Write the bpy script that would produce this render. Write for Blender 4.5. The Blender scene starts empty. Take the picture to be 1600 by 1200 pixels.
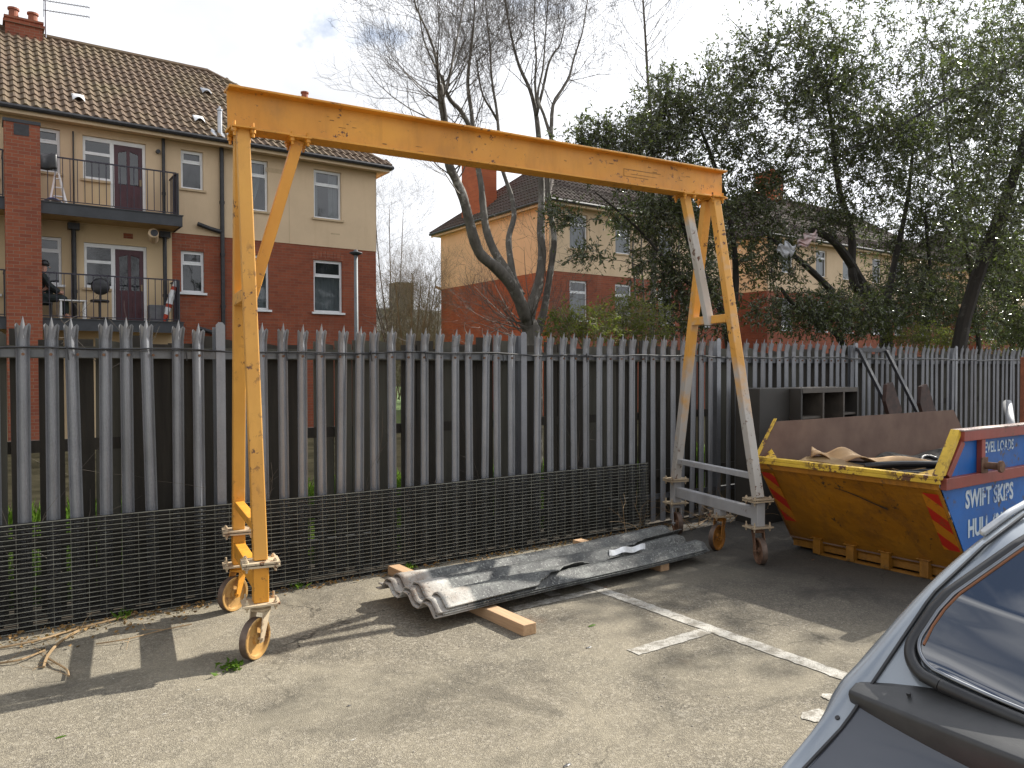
import bpy, bmesh, math, random
from mathutils import Vector, Matrix, Quaternion
R = math.radians
random.seed(7)
SC = bpy.context.scene
COL = SC.collection

# ------------------------------------------------------------------ camera
F, YAW, PITCH, ROLL, EYE = 1188.33, 55.218, -1.102, -0.122, 1.6717
yw, pt, rl = R(YAW), R(PITCH), R(ROLL)
fw = Vector((math.cos(yw) * math.cos(pt), math.sin(yw) * math.cos(pt), math.sin(pt)))
rt = Vector((math.sin(yw), -math.cos(yw), 0)); up = rt.cross(fw)
r2 = rt * math.cos(rl) + up * math.sin(rl); u2 = r2.cross(fw)
cd = bpy.data.cameras.new('camera'); cam = bpy.data.objects.new('camera', cd); COL.objects.link(cam)
m = Matrix((r2, u2, -fw)).transposed().to_4x4(); m.translation = Vector((0, 0, EYE)); cam.matrix_world = m
cd.sensor_width = 36; cd.lens = F / 1600 * 36; cd.clip_start = .05; cd.clip_end = 3000
SC.camera = cam

# ------------------------------------------------------------------ light
SUN_AZ, SUN_EL = 3.0, 37.8            # azimuth measured from +X towards +Y
SKY_STRENGTH, SUN_STRENGTH, EXPOSURE = 0.075, 5.0, 0.86
S = Vector((math.cos(R(SUN_AZ)) * math.cos(R(SUN_EL)), math.sin(R(SUN_AZ)) * math.cos(R(SUN_EL)), math.sin(R(SUN_EL))))
sd = bpy.data.lights.new('sun', 'SUN'); sun = bpy.data.objects.new('sun', sd); COL.objects.link(sun)
sd.energy = SUN_STRENGTH; sd.angle = R(.5); sd.color = (1, .95, .86)
sun.rotation_euler = S.to_track_quat('Z', 'Y').to_euler()
W = bpy.data.worlds.new('World'); SC.world = W; W.use_nodes = True
n = W.node_tree.nodes; L = W.node_tree.links; n.clear()
def WN(t, **k):
    x = n.new(t)
    for a, b in k.items(): setattr(x, a, b)
    return x
out = WN('ShaderNodeOutputWorld'); bg = WN('ShaderNodeBackground'); bg.inputs[1].default_value = SKY_STRENGTH
sky = WN('ShaderNodeTexSky', sky_type='NISHITA', sun_disc=False, sun_elevation=R(SUN_EL), sun_rotation=R(90 - SUN_AZ))
sky.dust_density = 1.5
tc = WN('ShaderNodeTexCoord'); sp = WN('ShaderNodeSeparateXYZ'); L.new(tc.outputs['Generated'], sp.inputs[0])
def WM(op, a, b=None, c=None):
    x = WN('ShaderNodeMath', operation=op)
    for i, v in enumerate((a, b, c)):
        if v is None: continue
        if isinstance(v, (int, float)): x.inputs[i].default_value = v
        else: L.new(v, x.inputs[i])
    return x.outputs[0]
zp = WM('MAXIMUM', sp.outputs[2], 0.0)
zz = WM('ADD', WM('MULTIPLY', zp, .5), .24)
cx = WM('DIVIDE', sp.outputs[0], zz); cy = WM('DIVIDE', sp.outputs[1], zz)
cb = WN('ShaderNodeCombineXYZ'); L.new(cx, cb.inputs[0]); L.new(cy, cb.inputs[1]); cb.inputs[2].default_value = 3.3
nz = WN('ShaderNodeTexNoise'); nz.inputs['Scale'].default_value = 3.0; nz.inputs['Detail'].default_value = 7; nz.inputs['Roughness'].default_value = .55
nz.inputs['Distortion'].default_value = .3
L.new(cb.outputs[0], nz.inputs['Vector'])
cr = WN('ShaderNodeValToRGB'); cr.color_ramp.elements[0].position = .40; cr.color_ramp.elements[1].position = .54
L.new(WM('SUBTRACT', WM('ADD', nz.outputs[0], .31), WM('MULTIPLY', zp, .37)), cr.inputs[0])
nz2 = WN('ShaderNodeTexNoise'); nz2.inputs['Scale'].default_value = 1.7; nz2.inputs['Detail'].default_value = 5; L.new(cb.outputs[0], nz2.inputs['Vector'])
# cloud brightness: thin cloud near the sun glows
dt = WN('ShaderNodeVectorMath', operation='DOT_PRODUCT'); L.new(tc.outputs['Generated'], dt.inputs[0]); dt.inputs[1].default_value = S
glow = WM('POWER', WM('MAXIMUM', dt.outputs['Value'], 0.0), 3.0)
cl = WM('ADD', WM('MULTIPLY', nz2.outputs[0], 7.5), WM('ADD', WM('MULTIPLY', glow, 9.0), 4.0))
clc = WN('ShaderNodeVectorMath', operation='SCALE'); clc.inputs[0].default_value = (.965, .985, 1.03); L.new(cl, clc.inputs['Scale'])
skm = WN('ShaderNodeVectorMath', operation='SCALE'); L.new(sky.outputs[0], skm.inputs[0]); skm.inputs['Scale'].default_value = 1.15
mx = WN('ShaderNodeMix', data_type='RGBA'); L.new(cr.outputs[0], mx.inputs['Factor']); L.new(skm.outputs[0], mx.inputs['A']); L.new(clc.outputs[0], mx.inputs['B'])
L.new(mx.outputs['Result'], bg.inputs[0]); L.new(bg.outputs[0], out.inputs[0])
SC.view_settings.view_transform = 'Standard'; SC.view_settings.look = 'None'; SC.view_settings.gamma = 1
SC.view_settings.use_curve_mapping = False; SC.view_settings.exposure = EXPOSURE
SC.cycles.max_bounces = 8; SC.cycles.transparent_max_bounces = 12

# ------------------------------------------------------------------ helpers
def ray(u, v): return fw + r2 * ((u - 800) / F) - u2 * ((v - 600) / F)
def at(u, v, Y):
    d = ray(u, v); return Vector((0, 0, EYE)) + d * (Y / d.y)
def gz(u, v, z=0.0):
    d = ray(u, v); return Vector((0, 0, EYE)) + d * ((z - EYE) / d.z)

class MB:
    def __init__(s): s.v = []; s.f = []; s.m = []; s.cm = 0; s.smooth = False
    def face(s, idx): s.f.append(tuple(idx)); s.m.append(s.cm)
    def poly(s, pts):
        b = len(s.v); s.v += [tuple(p) for p in pts]; s.face(range(b, b + len(pts)))
    def box(s, a, b):
        x0, y0, z0 = a; x1, y1, z1 = b; k = len(s.v)
        s.v += [(x0,y0,z0),(x1,y0,z0),(x1,y1,z0),(x0,y1,z0),(x0,y0,z1),(x1,y0,z1),(x1,y1,z1),(x0,y1,z1)]
        for q in ((0,3,2,1),(4,5,6,7),(0,1,5,4),(1,2,6,5),(2,3,7,6),(3,0,4,7)): s.face([k + i for i in q])
    def bar(s, p, q, w, h, side=None, e0=None):
        """box section from p to q; w along `side`, h along the third axis"""
        p = Vector(p); q = Vector(q); d = (q - p).normalized()
        sv = Vector(side) if side else (Vector((0, 0, 1)).cross(d) if abs(d.z) < .95 else Vector((1, 0, 0)))
        sv = (sv - d * sv.dot(d)).normalized(); t = d.cross(sv); k = len(s.v)
        for c in (p, q):
            for a, b in ((-1,-1),(1,-1),(1,1),(-1,1)): s.v.append(tuple(c + sv * (a * w / 2) + t * (b * h / 2)))
        for f in ((0,3,2,1),(4,5,6,7),(0,1,5,4),(1,2,6,5),(2,3,7,6),(3,0,4,7)): s.face([k + i for i in f])
    def tube(s, pts, rs, n=6, cap=True):
        pts = [Vector(p) for p in pts]
        if not hasattr(rs, '__len__'): rs = [rs] * len(pts)
        k0 = len(s.v); ref = None; N = len(pts)
        for i, p in enumerate(pts):
            d = (pts[min(i + 1, N - 1)] - pts[max(i - 1, 0)])
            if d.length < 1e-9: d = Vector((0, 0, 1))
            d.normalize()
            if ref is None: ref = d.orthogonal().normalized()
            ref = (ref - d * ref.dot(d)); ref = ref.normalized() if ref.length > 1e-6 else d.orthogonal().normalized()
            b = d.cross(ref)
            for j in range(n):
                a = 2 * math.pi * j / n; s.v.append(tuple(p + (ref * math.cos(a) + b * math.sin(a)) * rs[i]))
        for i in range(N - 1):
            for j in range(n):
                a = k0 + i * n + j; b = k0 + i * n + (j + 1) % n; s.face((a, b, b + n, a + n))
        if cap:
            s.face([k0 + j for j in range(n)][::-1]); s.face([k0 + (N - 1) * n + j for j in range(n)])
    def cyl(s, p, q, r, n=16, r1=None): s.tube([p, q], [r, r if r1 is None else r1], n)
    def lathe(s, c, prof, n=20, axis=(0,0,1)):
        """prof = [(r, h)] about axis through c"""
        ax = Vector(axis).normalized(); a = ax.orthogonal().normalized(); b = ax.cross(a); k = len(s.v); c = Vector(c)
        for r, h in prof:
            for j in range(n):
                t = 2 * math.pi * j / n; s.v.append(tuple(c + ax * h + (a * math.cos(t) + b * math.sin(t)) * r))
        for i in range(len(prof) - 1):
            for j in range(n):
                p = k + i * n + j; q = k + i * n + (j + 1) % n; s.face((p, q, q + n, p + n))
    def prism(s, pts, d):
        """closed polygon pts extruded by vector d"""
        k = len(s.v); N = len(pts); d = Vector(d)
        s.v += [tuple(p) for p in pts] + [tuple(Vector(p) + d) for p in pts]
        s.face([k + i for i in range(N)][::-1]); s.face([k + N + i for i in range(N)])
        for i in range(N): j = (i + 1) % N; s.face((k + i, k + j, k + N + j, k + N + i))
    def grid(s, fn, nu, nv):
        k = len(s.v)
        for i in range(nu + 1):
            for j in range(nv + 1): s.v.append(tuple(fn(i / nu, j / nv)))
        for i in range(nu):
            for j in range(nv):
                a = k + i * (nv + 1) + j; s.face((a, a + 1, a + nv + 2, a + nv + 1))
    def build(s, name, mat=None, parent=None, bevel=0, solid=0, smooth=False, recalc=True, loc=None):
        me = bpy.data.meshes.new(name); o = bpy.data.objects.new(name, me); COL.objects.link(o)
        off = Vector((0, 0, 0))
        if parent is not None:
            q = parent
            while q is not None: off += q.location; q = q.parent
            o.parent = parent
        if loc is not None: o.location = Vector(loc) - off; off = Vector(loc)
        me.from_pydata([(a - off.x, b - off.y, c - off.z) for a, b, c in s.v], [], s.f)
        mats = mat if isinstance(mat, (list, tuple)) else [mat]
        for mm in mats:
            if mm: me.materials.append(mm)
        if len(mats) > 1: me.polygons.foreach_set('material_index', s.m)
        if recalc and len(s.f) < 60000:
            b = bmesh.new(); b.from_mesh(me); bmesh.ops.recalc_face_normals(b, faces=b.faces); b.to_mesh(me); b.free()
        if smooth: me.polygons.foreach_set('use_smooth', [True] * len(me.polygons))
        if solid:
            md = o.modifiers.new('s', 'SOLIDIFY'); md.thickness = solid; md.offset = 0
        if bevel:
            md = o.modifiers.new('b', 'BEVEL'); md.width = bevel; md.segments = 2; md.limit_method = 'ANGLE'; md.angle_limit = R(40)
        me.update(); return o

def smooth_line(P, k=4):
    P = [Vector(p) for p in P]; out_ = []
    for i in range(len(P) - 1):
        a, b_, c, d_ = P[max(i - 1, 0)], P[i], P[i + 1], P[min(i + 2, len(P) - 1)]
        for j in range(k):
            t_ = j / k; out_.append(.5 * ((2 * b_) + (c - a) * t_ + (2 * a - 5 * b_ + 4 * c - d_) * t_ ** 2 + (3 * b_ - a - 3 * c + d_) * t_ ** 3))
    return out_ + [P[-1]]
def tag(o, label=None, cat=None, group=None, kind=None):
    if label: o['label'] = label
    if cat: o['category'] = cat
    if group: o['group'] = group
    if kind: o['kind'] = kind
    return o
def thing(name, loc, label, cat, group=None):
    o = bpy.data.objects.new(name, None); COL.objects.link(o); o.location = loc; o.empty_display_size = .1
    return tag(o, label, cat, group)
def copy_part(o, d, parent=None):
    c = o.copy(); COL.objects.link(c); c.parent = parent or o.parent; c.location = o.location + Vector(d)
    for ch in list(o.children):
        k = ch.copy(); COL.objects.link(k); k.parent = c
    return c

# ------------------------------------------------------------------ materials
class NT:
    def __init__(s, name):
        s.mat = bpy.data.materials.new(name); s.mat.use_nodes = True; s.t = s.mat.node_tree; s.t.nodes.clear()
        s.out = s.N('ShaderNodeOutputMaterial'); s.b = s.N('ShaderNodeBsdfPrincipled'); s.L(s.b.outputs[0], s.out.inputs[0])
        s.pos = s.N('ShaderNodeNewGeometry').outputs['Position']
    def N(s, t, **k):
        x = s.t.nodes.new(t)
        for a, b in k.items(): setattr(x, a, b)
        return x
    def L(s, a, b): s.t.links.new(a, b)
    def val(s, v, sock):
        if isinstance(v, (int, float)): sock.default_value = v
        elif isinstance(v, (tuple, list)): sock.default_value = (*v, 1) if len(v) == 3 and sock.type == 'RGBA' else v
        else: s.L(v, sock)
    def math(s, op, a, b=None, clamp=False):
        x = s.N('ShaderNodeMath', operation=op); x.use_clamp = clamp; s.val(a, x.inputs[0])
        if b is not None: s.val(b, x.inputs[1])
        return x.outputs[0]
    def noise(s, scale, detail=4, rough=.55, vec=None, dist=0, stretch=None):
        v = vec or s.pos
        if stretch:
            q = s.N('ShaderNodeMapping'); s.L(v, q.inputs[0]); q.inputs['Scale'].default_value = stretch; v = q.outputs[0]
        x = s.N('ShaderNodeTexNoise'); s.L(v, x.inputs['Vector']); x.inputs['Scale'].default_value = scale
        x.inputs['Detail'].default_value = detail; x.inputs['Roughness'].default_value = rough; x.inputs['Distortion'].default_value = dist
        return x.outputs[0]
    def ramp(s, f, a, b):
        x = s.N('ShaderNodeMapRange'); s.L(f, x.inputs[0]); x.inputs[1].default_value = a; x.inputs[2].default_value = b; x.clamp = True
        return x.outputs[0]
    def mix(s, f, a, b):
        x = s.N('ShaderNodeMix', data_type='RGBA'); s.val(f, x.inputs['Factor']); s.val(a, x.inputs['A']); s.val(b, x.inputs['B'])
        return x.outputs['Result']
    def bump(s, h, st=.3, dist=.01):
        x = s.N('ShaderNodeBump'); x.inputs['Strength'].default_value = st; x.inputs['Distance'].default_value = dist; s.L(h, x.inputs['Height'])
        s.L(x.outputs[0], s.b.inputs['Normal'])
    def fin(s, col, rough=.7, metal=0, spec=None):
        s.val(col, s.b.inputs['Base Color']); s.val(rough, s.b.inputs['Roughness']); s.val(metal, s.b.inputs['Metallic'])
        if spec is not None: s.b.inputs['Specular IOR Level'].default_value = spec
        return s.mat
def M_var(name, c1, c2, scale=6, rough=.7, metal=0, bump=.15, bscale=None, stretch=None, spec=None, lo=.35, hi=.65, bd=.004):
    t = NT(name); f = t.ramp(t.noise(scale, 6, .6, stretch=stretch), lo, hi)
    if bump: t.bump(t.noise(bscale or scale * 4, 4, stretch=stretch), bump, bd)
    return t.fin(t.mix(f, c1, c2), rough, metal, spec)

def M_paint(name, base, dark, rust=(.11, .045, .02), amt=.62, fade=None, fade_z=None, rough=.48, dirt=.5):
    """old gloss paint: tone drift, small chips of rust, streaky dirt"""
    t = NT(name)
    c = t.mix(t.ramp(t.noise(2.3, 5), .3, .75), base, dark)
    c = t.mix(t.math('MULTIPLY', t.ramp(t.noise(5, 6, .7, stretch=(1, 1, .25)), .5, .8), dirt), c, tuple(x * .55 for x in dark))
    if fade:
        f = t.ramp(t.noise(1.6, 5, .6), .42, .56)
        if fade_z:
            sp = t.N('ShaderNodeSeparateXYZ'); t.L(t.pos, sp.inputs[0])
            zf = t.ramp(sp.outputs[2], fade_z[0], fade_z[1])
            f = t.ramp(t.math('ADD', zf, t.math('MULTIPLY', t.math('SUBTRACT', t.noise(3, 5), .5), 1.6)), .35, .65)
        c = t.mix(f, c, fade)
    c = t.mix(t.math('MULTIPLY', t.ramp(t.noise(3.4, 8, .74, dist=.5), .54, .70), .28), c, tuple(x * .45 + .02 for x in base))
    chip = t.ramp(t.noise(17, 8, .72), amt, amt + .025)
    big = t.ramp(t.noise(2.2, 3), .46, .56)
    chip = t.math('MULTIPLY', chip, big)
    scr = t.ramp(t.noise(9, 6, .7, stretch=(.35, .35, 3.2)), .70, .72)
    c = t.mix(t.math('MAXIMUM', chip, scr), c, rust)
    t.bump(t.noise(60, 3), .08, .002)
    return t.fin(c, t.math('ADD', t.math('MULTIPLY', t.noise(8), .3), rough - .15))

def M_brick(name, c1, c2, mortar, ax='x', bw=.225, bh=.075, blotch=.5, painted=None):
    t = NT(name); sp = t.N('ShaderNodeSeparateXYZ'); t.L(t.pos, sp.inputs[0])
    cbn = t.N('ShaderNodeCombineXYZ'); t.L(sp.outputs[0 if ax == 'x' else 1], cbn.inputs[0]); t.L(sp.outputs[2], cbn.inputs[1])
    b = t.N('ShaderNodeTexBrick'); t.L(cbn.outputs[0], b.inputs['Vector'])
    b.inputs['Scale'].default_value = 1; b.inputs['Brick Width'].default_value = bw; b.inputs['Row Height'].default_value = bh
    b.inputs['Mortar Size'].default_value = .006; b.inputs['Mortar Smooth'].default_value = .2; b.inputs['Bias'].default_value = -.2
    t.val(c1, b.inputs['Color1']); t.val(c2, b.inputs['Color2']); t.val(mortar, b.inputs['Mortar'])
    c = t.mix(t.math('MULTIPLY', t.ramp(t.noise(.9, 5, .65), .35, .7), blotch), b.outputs[0], tuple(x * .62 for x in c2))
    c = t.mix(t.math('MULTIPLY', t.ramp(t.noise(7, 6, .7), .5, .75), .35), c, tuple(x * .5 for x in c1)); c = t.mix(t.math('MULTIPLY', t.ramp(t.noise(1.4, 7, .7, stretch=(1, 1, .3)), .55, .75), .35), c, (.30, .20, .15))
    t.bump(b.outputs['Fac'], -.5 if not painted else -.3, .006)
    return t.fin(c, .88)
def M_render(name, c, ax='x', courses=False):
    t = NT(name)
    col = t.mix(t.ramp(t.noise(.8, 6, .65), .3, .7), c, tuple(x * .87 for x in c))
    st = t.ramp(t.noise(2.2, 6, .7, stretch=(1, 1, .18)), .52, .8)
    col = t.mix(t.math('MULTIPLY', st, .45), col, tuple(x * y for x, y in zip(c, (.68, .64, .58))))
    h = t.noise(90, 3)
    if courses:
        sp = t.N('ShaderNodeSeparateXYZ'); t.L(t.pos, sp.inputs[0]); cbn = t.N('ShaderNodeCombineXYZ'); t.L(sp.outputs[0], cbn.inputs[0]); t.L(sp.outputs[2], cbn.inputs[1])
        b = t.N('ShaderNodeTexBrick'); t.L(cbn.outputs[0], b.inputs['Vector']); b.inputs['Scale'].default_value = 1; b.inputs['Brick Width'].default_value = .225
        b.inputs['Row Height'].default_value = .075; b.inputs['Mortar Size'].default_value = .006
        t.bump(b.outputs['Fac'], -.6, .008)
    else: t.bump(h, .5, .012)
    return t.fin(col, .9)

YEL = M_paint('yellow_paint', (.70, .32, .034), (.54, .225, .02), amt=.59, dirt=.6)
YELF = M_paint('faded_yellow_paint', (.68, .345, .06), (.56, .26, .04), amt=.565, fade=(.62, .46, .26), fade_z=(.9, -.8))
YELW = M_paint('yellow_and_primer_paint', (.74, .37, .07), (.60, .29, .05), amt=.57, fade=(.44, .41, .37), fade_z=(3.1, .2))
GREYP = M_paint('grey_primer', (.40, .40, .41), (.31, .30, .285), amt=.62, dirt=.6)
PLATE = M_paint('weathered_plate', (.55, .46, .32), (.34, .25, .16), amt=.55)
WHEELY = M_paint('wheel_paint', (.56, .33, .10), (.32, .18, .06), amt=.53, dirt=.8)
WHEELO = M_paint('orange_wheel_paint', (.40, .17, .02), (.26, .10, .012), amt=.55)
WBRACE = M_paint('worn_white_brace_paint', (.55, .53, .50), (.42, .38, .32), amt=.57, fade=(.70, .36, .08), fade_z=(2.75, 3.15))
RUST = M_var('rust', (.10, .05, .028), (.20, .11, .065), 14, .85, 0, .4)
TYRE = M_var('worn_steel_tread', (.09, .06, .045), (.17, .12, .09), 12, .55, .3, .3)
GALV = None
def mk_galv():
    t = NT('galvanised_steel')
    v = t.N('ShaderNodeTexVoronoi'); t.L(t.pos, v.inputs['Vector']); v.inputs['Scale'].default_value = 60
    c = t.mix(t.ramp(t.noise(3, 5, .6), .3, .7), (.29, .30, .32), (.20, .207, .225))
    c = t.mix(t.math('MULTIPLY', v.outputs['Distance'], .5), c, (.32, .33, .35))
    sp = t.N('ShaderNodeSeparateXYZ'); t.L(t.pos, sp.inputs[0])
    c = t.mix(t.math('MULTIPLY', t.ramp(t.noise(9, 6, .7, stretch=(1, 1, .12)), .5, .8), .6), c, (.12, .12, .11))
    oi = t.N('ShaderNodeObjectInfo'); c = t.mix(t.math('MULTIPLY', oi.outputs['Random'], .28), c, (.13, .13, .135)); c = t.mix(t.math('MULTIPLY', t.ramp(t.noise(12, 7, .7, stretch=(1, 1, .3)), .68, .76), .35), c, (.14, .085, .05))
    t.bump(t.noise(40), .1, .002)
    return t.fin(c, .42, .55)
GALV = mk_galv()
GALVD = M_var('dull_galvanised', (.10, .105, .11), (.16, .165, .17), 8, .5, .5, .1)
BLACKM = M_var('black_iron', (.012, .012, .014), (.03, .03, .034), 10, .45, 0, .1)
BLACKPL = M_var('black_plastic', (.012, .012, .013), (.02, .02, .022), 10, .35, 0, .05)
def mk_wood(name, a, b, rough=.7, sc=5, stretch=(1, 1, .08)):
    t = NT(name); c = t.mix(t.ramp(t.noise(sc, 6, .6, stretch=stretch), .3, .7), a, b)
    t.bump(t.noise(sc * 3, 5, stretch=stretch), .35, .004); return t.fin(c, rough)
DWOOD = mk_wood('weathered_dark_board', (.022, .019, .015), (.052, .045, .034), .9, 14)
DWOOD2 = mk_wood('weathered_grey_board', (.055, .052, .040), (.10, .095, .075), .9, 14)
def mk_pine():
    t = NT('sawn_pine'); g = t.noise(9, 6, .6, stretch=(6, .35, 6)); c = t.mix(t.ramp(g, .3, .7), (.50, .33, .19), (.36, .22, .12))
    c = t.mix(t.ramp(t.noise(5, 4), .68, .74), c, (.22, .11, .05)); t.bump(g, .2, .003); return t.fin(c, .75)
PINE = mk_pine()

# ------------------------------------------------------------------ ground
def mk_asphalt():
    t = NT('old_exposed_asphalt')
    v = t.N('ShaderNodeTexVoronoi'); t.L(t.pos, v.inputs['Vector']); v.inputs['Scale'].default_value = 210
    v2 = t.N('ShaderNodeTexVoronoi'); t.L(t.pos, v2.inputs['Vector']); v2.inputs['Scale'].default_value = 70
    stone = t.N('ShaderNodeSeparateColor'); t.L(v.outputs['Color'], stone.inputs[0])
    st2 = t.N('ShaderNodeSeparateColor'); t.L(v2.outputs['Color'], st2.inputs[0])
    base = t.mix(t.ramp(t.noise(.55, 7, .6), .35, .66), (.205, .180, .138), (.145, .128, .100))
    base = t.mix(t.math('MULTIPLY', t.ramp(t.noise(1.3, 9, .72, dist=.6), .46, .66), .8), base, (.085, .078, .066))
    base = t.mix(t.math('MULTIPLY', t.ramp(t.noise(2.6, 6, .6), .62, .78), .6), base, (.30, .275, .225))
    c = t.mix(t.ramp(stone.outputs[0], .5, 1.15), base, (.36, .32, .24))
    c = t.mix(t.math('MULTIPLY', t.ramp(stone.outputs[1], .6, 1.0), .6), c, (.045, .042, .038))
    c = t.mix(t.math('MULTIPLY', t.ramp(st2.outputs[2], .8, .96), .35), c, (.42, .38, .31))
    # orange rust stains and dark oil
    c = t.mix(t.math('MULTIPLY', t.ramp(t.noise(1.1, 4, .5), .66, .78), .5), c, (.25, .14, .075))
    c = t.mix(t.math('MULTIPLY', t.ramp(t.noise(6, 8, .75), .60, .70), .55), c, (.07, .062, .05))
    vc = t.N('ShaderNodeTexVoronoi', feature='DISTANCE_TO_EDGE'); q_ = t.N('ShaderNodeVectorMath', operation='ADD'); nzc = t.N('ShaderNodeTexNoise'); nzc.inputs['Scale'].default_value = 3; nzc.inputs['Detail'].default_value = 5; t.L(t.pos, nzc.inputs['Vector'])
    t.L(t.pos, q_.inputs[0]); sc_ = t.N('ShaderNodeVectorMath', operation='SCALE'); t.L(nzc.outputs['Color'], sc_.inputs[0]); sc_.inputs['Scale'].default_value = .5; t.L(sc_.outputs[0], q_.inputs[1]); t.L(q_.outputs[0], vc.inputs['Vector']); vc.inputs['Scale'].default_value = .55
    crk = t.math('MULTIPLY', t.ramp(vc.outputs['Distance'], .006, .001), t.ramp(t.noise(.8, 3), .5, .56)); c = t.mix(t.math('MULTIPLY', crk, .8), c, (.03, .027, .022))
    c = t.mix(t.math('MULTIPLY', t.ramp(t.noise(.9, 9, .75, dist=1.2), .50, .62), .55), c, (.075, .068, .055))
    c = t.mix(t.math('MULTIPLY', t.ramp(t.noise(.7, 8, .7, dist=.8), .55, .40), .45), c, (.31, .275, .205))
    # shade on the tarmac towards the skip, put into the colour
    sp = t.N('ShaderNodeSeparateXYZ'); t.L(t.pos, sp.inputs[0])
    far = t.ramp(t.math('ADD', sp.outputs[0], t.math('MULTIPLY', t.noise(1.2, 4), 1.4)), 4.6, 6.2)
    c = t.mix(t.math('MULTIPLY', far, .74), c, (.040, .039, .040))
    h = t.math('ADD', v.outputs['Distance'], t.math('MULTIPLY', t.noise(260, 3), .6))
    t.bump(h, .6, .006)
    t.b.inputs['Specular IOR Level'].default_value = .15
    return t.fin(c, .95)
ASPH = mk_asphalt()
GREEN = M_var('soil_and_turf', (.05, .10, .015), (.09, .14, .025), 3, .95, 0, .4)
def sheet(name, pts, mat, z=0.0):
    b = MB(); b.poly([(x, y, z) for x, y in pts]); o = b.build(name, mat); tag(o, kind='structure'); return o
g = MB()
g.grid(lambda a, b: (-40 + 65 * a, -40 + 46.02 * b, .012 * math.sin((-40 + 65 * a) * 1.3) * math.sin(b * 23) * (1 if False else 0)), 20, 20)
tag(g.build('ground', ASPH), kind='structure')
sheet('grass_verge', [(-900, 6.02), (1200, 6.02), (1200, 1500), (-900, 1500)], GREEN, -.004)
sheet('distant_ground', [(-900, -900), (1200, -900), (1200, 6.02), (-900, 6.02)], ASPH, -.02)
DSTRIP = M_var('dark_brown_ground', (.030, .024, .016), (.055, .042, .028), 12, .95, 0, .7, 60)
sheet('dark_ground_strip', [(-3, 5.77), (24, 5.77), (24, 6.35), (-3, 6.35)], DSTRIP, .004)  # dark brown strip of ground along the fence foot
sheet('back_garden_path', [(-30, 9.6), (60, 9.6), (60, 20.6), (-30, 20.6)], M_var('dark_brown_earth', (.022, .020, .013), (.045, .040, .026), 2, 1, 0, .5, spec=0), .002)  # dark brown ground beyond the long grass
def mk_line():
    t = NT('worn_white_line'); c = t.mix(t.ramp(t.noise(8, 9, .78), .42, .54), (.20, .18, .145), (.42, .40, .355))
    v = t.N('ShaderNodeTexVoronoi'); t.L(t.pos, v.inputs['Vector']); v.inputs['Scale'].default_value = 150
    sc = t.N('ShaderNodeSeparateColor'); t.L(v.outputs['Color'], sc.inputs[0]); c = t.mix(t.math('MULTIPLY', t.ramp(sc.outputs[1], .6, 1), .55), c, (.12, .11, .09))
    t.bump(v.outputs['Distance'], .6, .004); return t.fin(c, .85)
LINE = mk_line()
def ragged(x0, y0, x1, y1, z, step=.03, j=.006):
    """strip with slightly uneven edges"""
    pts = []; along_x = abs(x1 - x0) > abs(y1 - y0)
    n_ = int((abs(x1 - x0) if along_x else abs(y1 - y0)) / step)
    A = []; B = []
    for i in range(n_ + 1):
        t_ = i / n_; e = random.uniform(-j, j); e2 = random.uniform(-j, j)
        if along_x: X = x0 + (x1 - x0) * t_; A.append((X, y0 + e, z)); B.append((X, y1 + e2, z))
        else: Y = y0 + (y1 - y0) * t_; A.append((x0 + e, Y, z)); B.append((x1 + e2, Y, z))
    return A + B[::-1]
b = MB()
def addstrip(x0, y0, x1, y1, z=.004):
    pts = ragged(x0, y0, x1, y1, z); h = len(pts) // 2
    k = len(b.v); b.v += pts
    N = len(pts)
    for i in range(h - 1): b.face((k + i, k + i + 1, k + N - 2 - i, k + N - 1 - i))
addstrip(3.76, 1.55, 3.87, 5.0)
addstrip(3.12, 3.20, 3.757, 3.30)
addstrip(3.40, 4.40, 3.50, 4.95); addstrip(3.0, 4.28, 3.755, 4.37)
tag(b.build('parking_lines', LINE, recalc=False), kind='structure')
def blob(name, c, r, mat, z=.004, n=26, sq=1.0):
    b = MB(); b.poly([(c[0] + r * (1 + random.uniform(-.25, .2)) * math.cos(2 * math.pi * i / n), c[1] + r * sq * (1 + random.uniform(-.25, .2)) * math.sin(2 * math.pi * i / n), z) for i in range(n)])
    tag(b.build(name, mat, recalc=False), kind='structure')
q = gz(1275, 1118); blob('road_marking', q, .085, LINE, .004, 20, .7)
q = gz(1298, 1090); blob('road_marking', q, .05, LINE, .0045, 16, .8)
PATCH = M_var('dark_patched_asphalt', (.030, .028, .027), (.055, .050, .046), 20, .9, 0, .6, 200)

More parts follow.
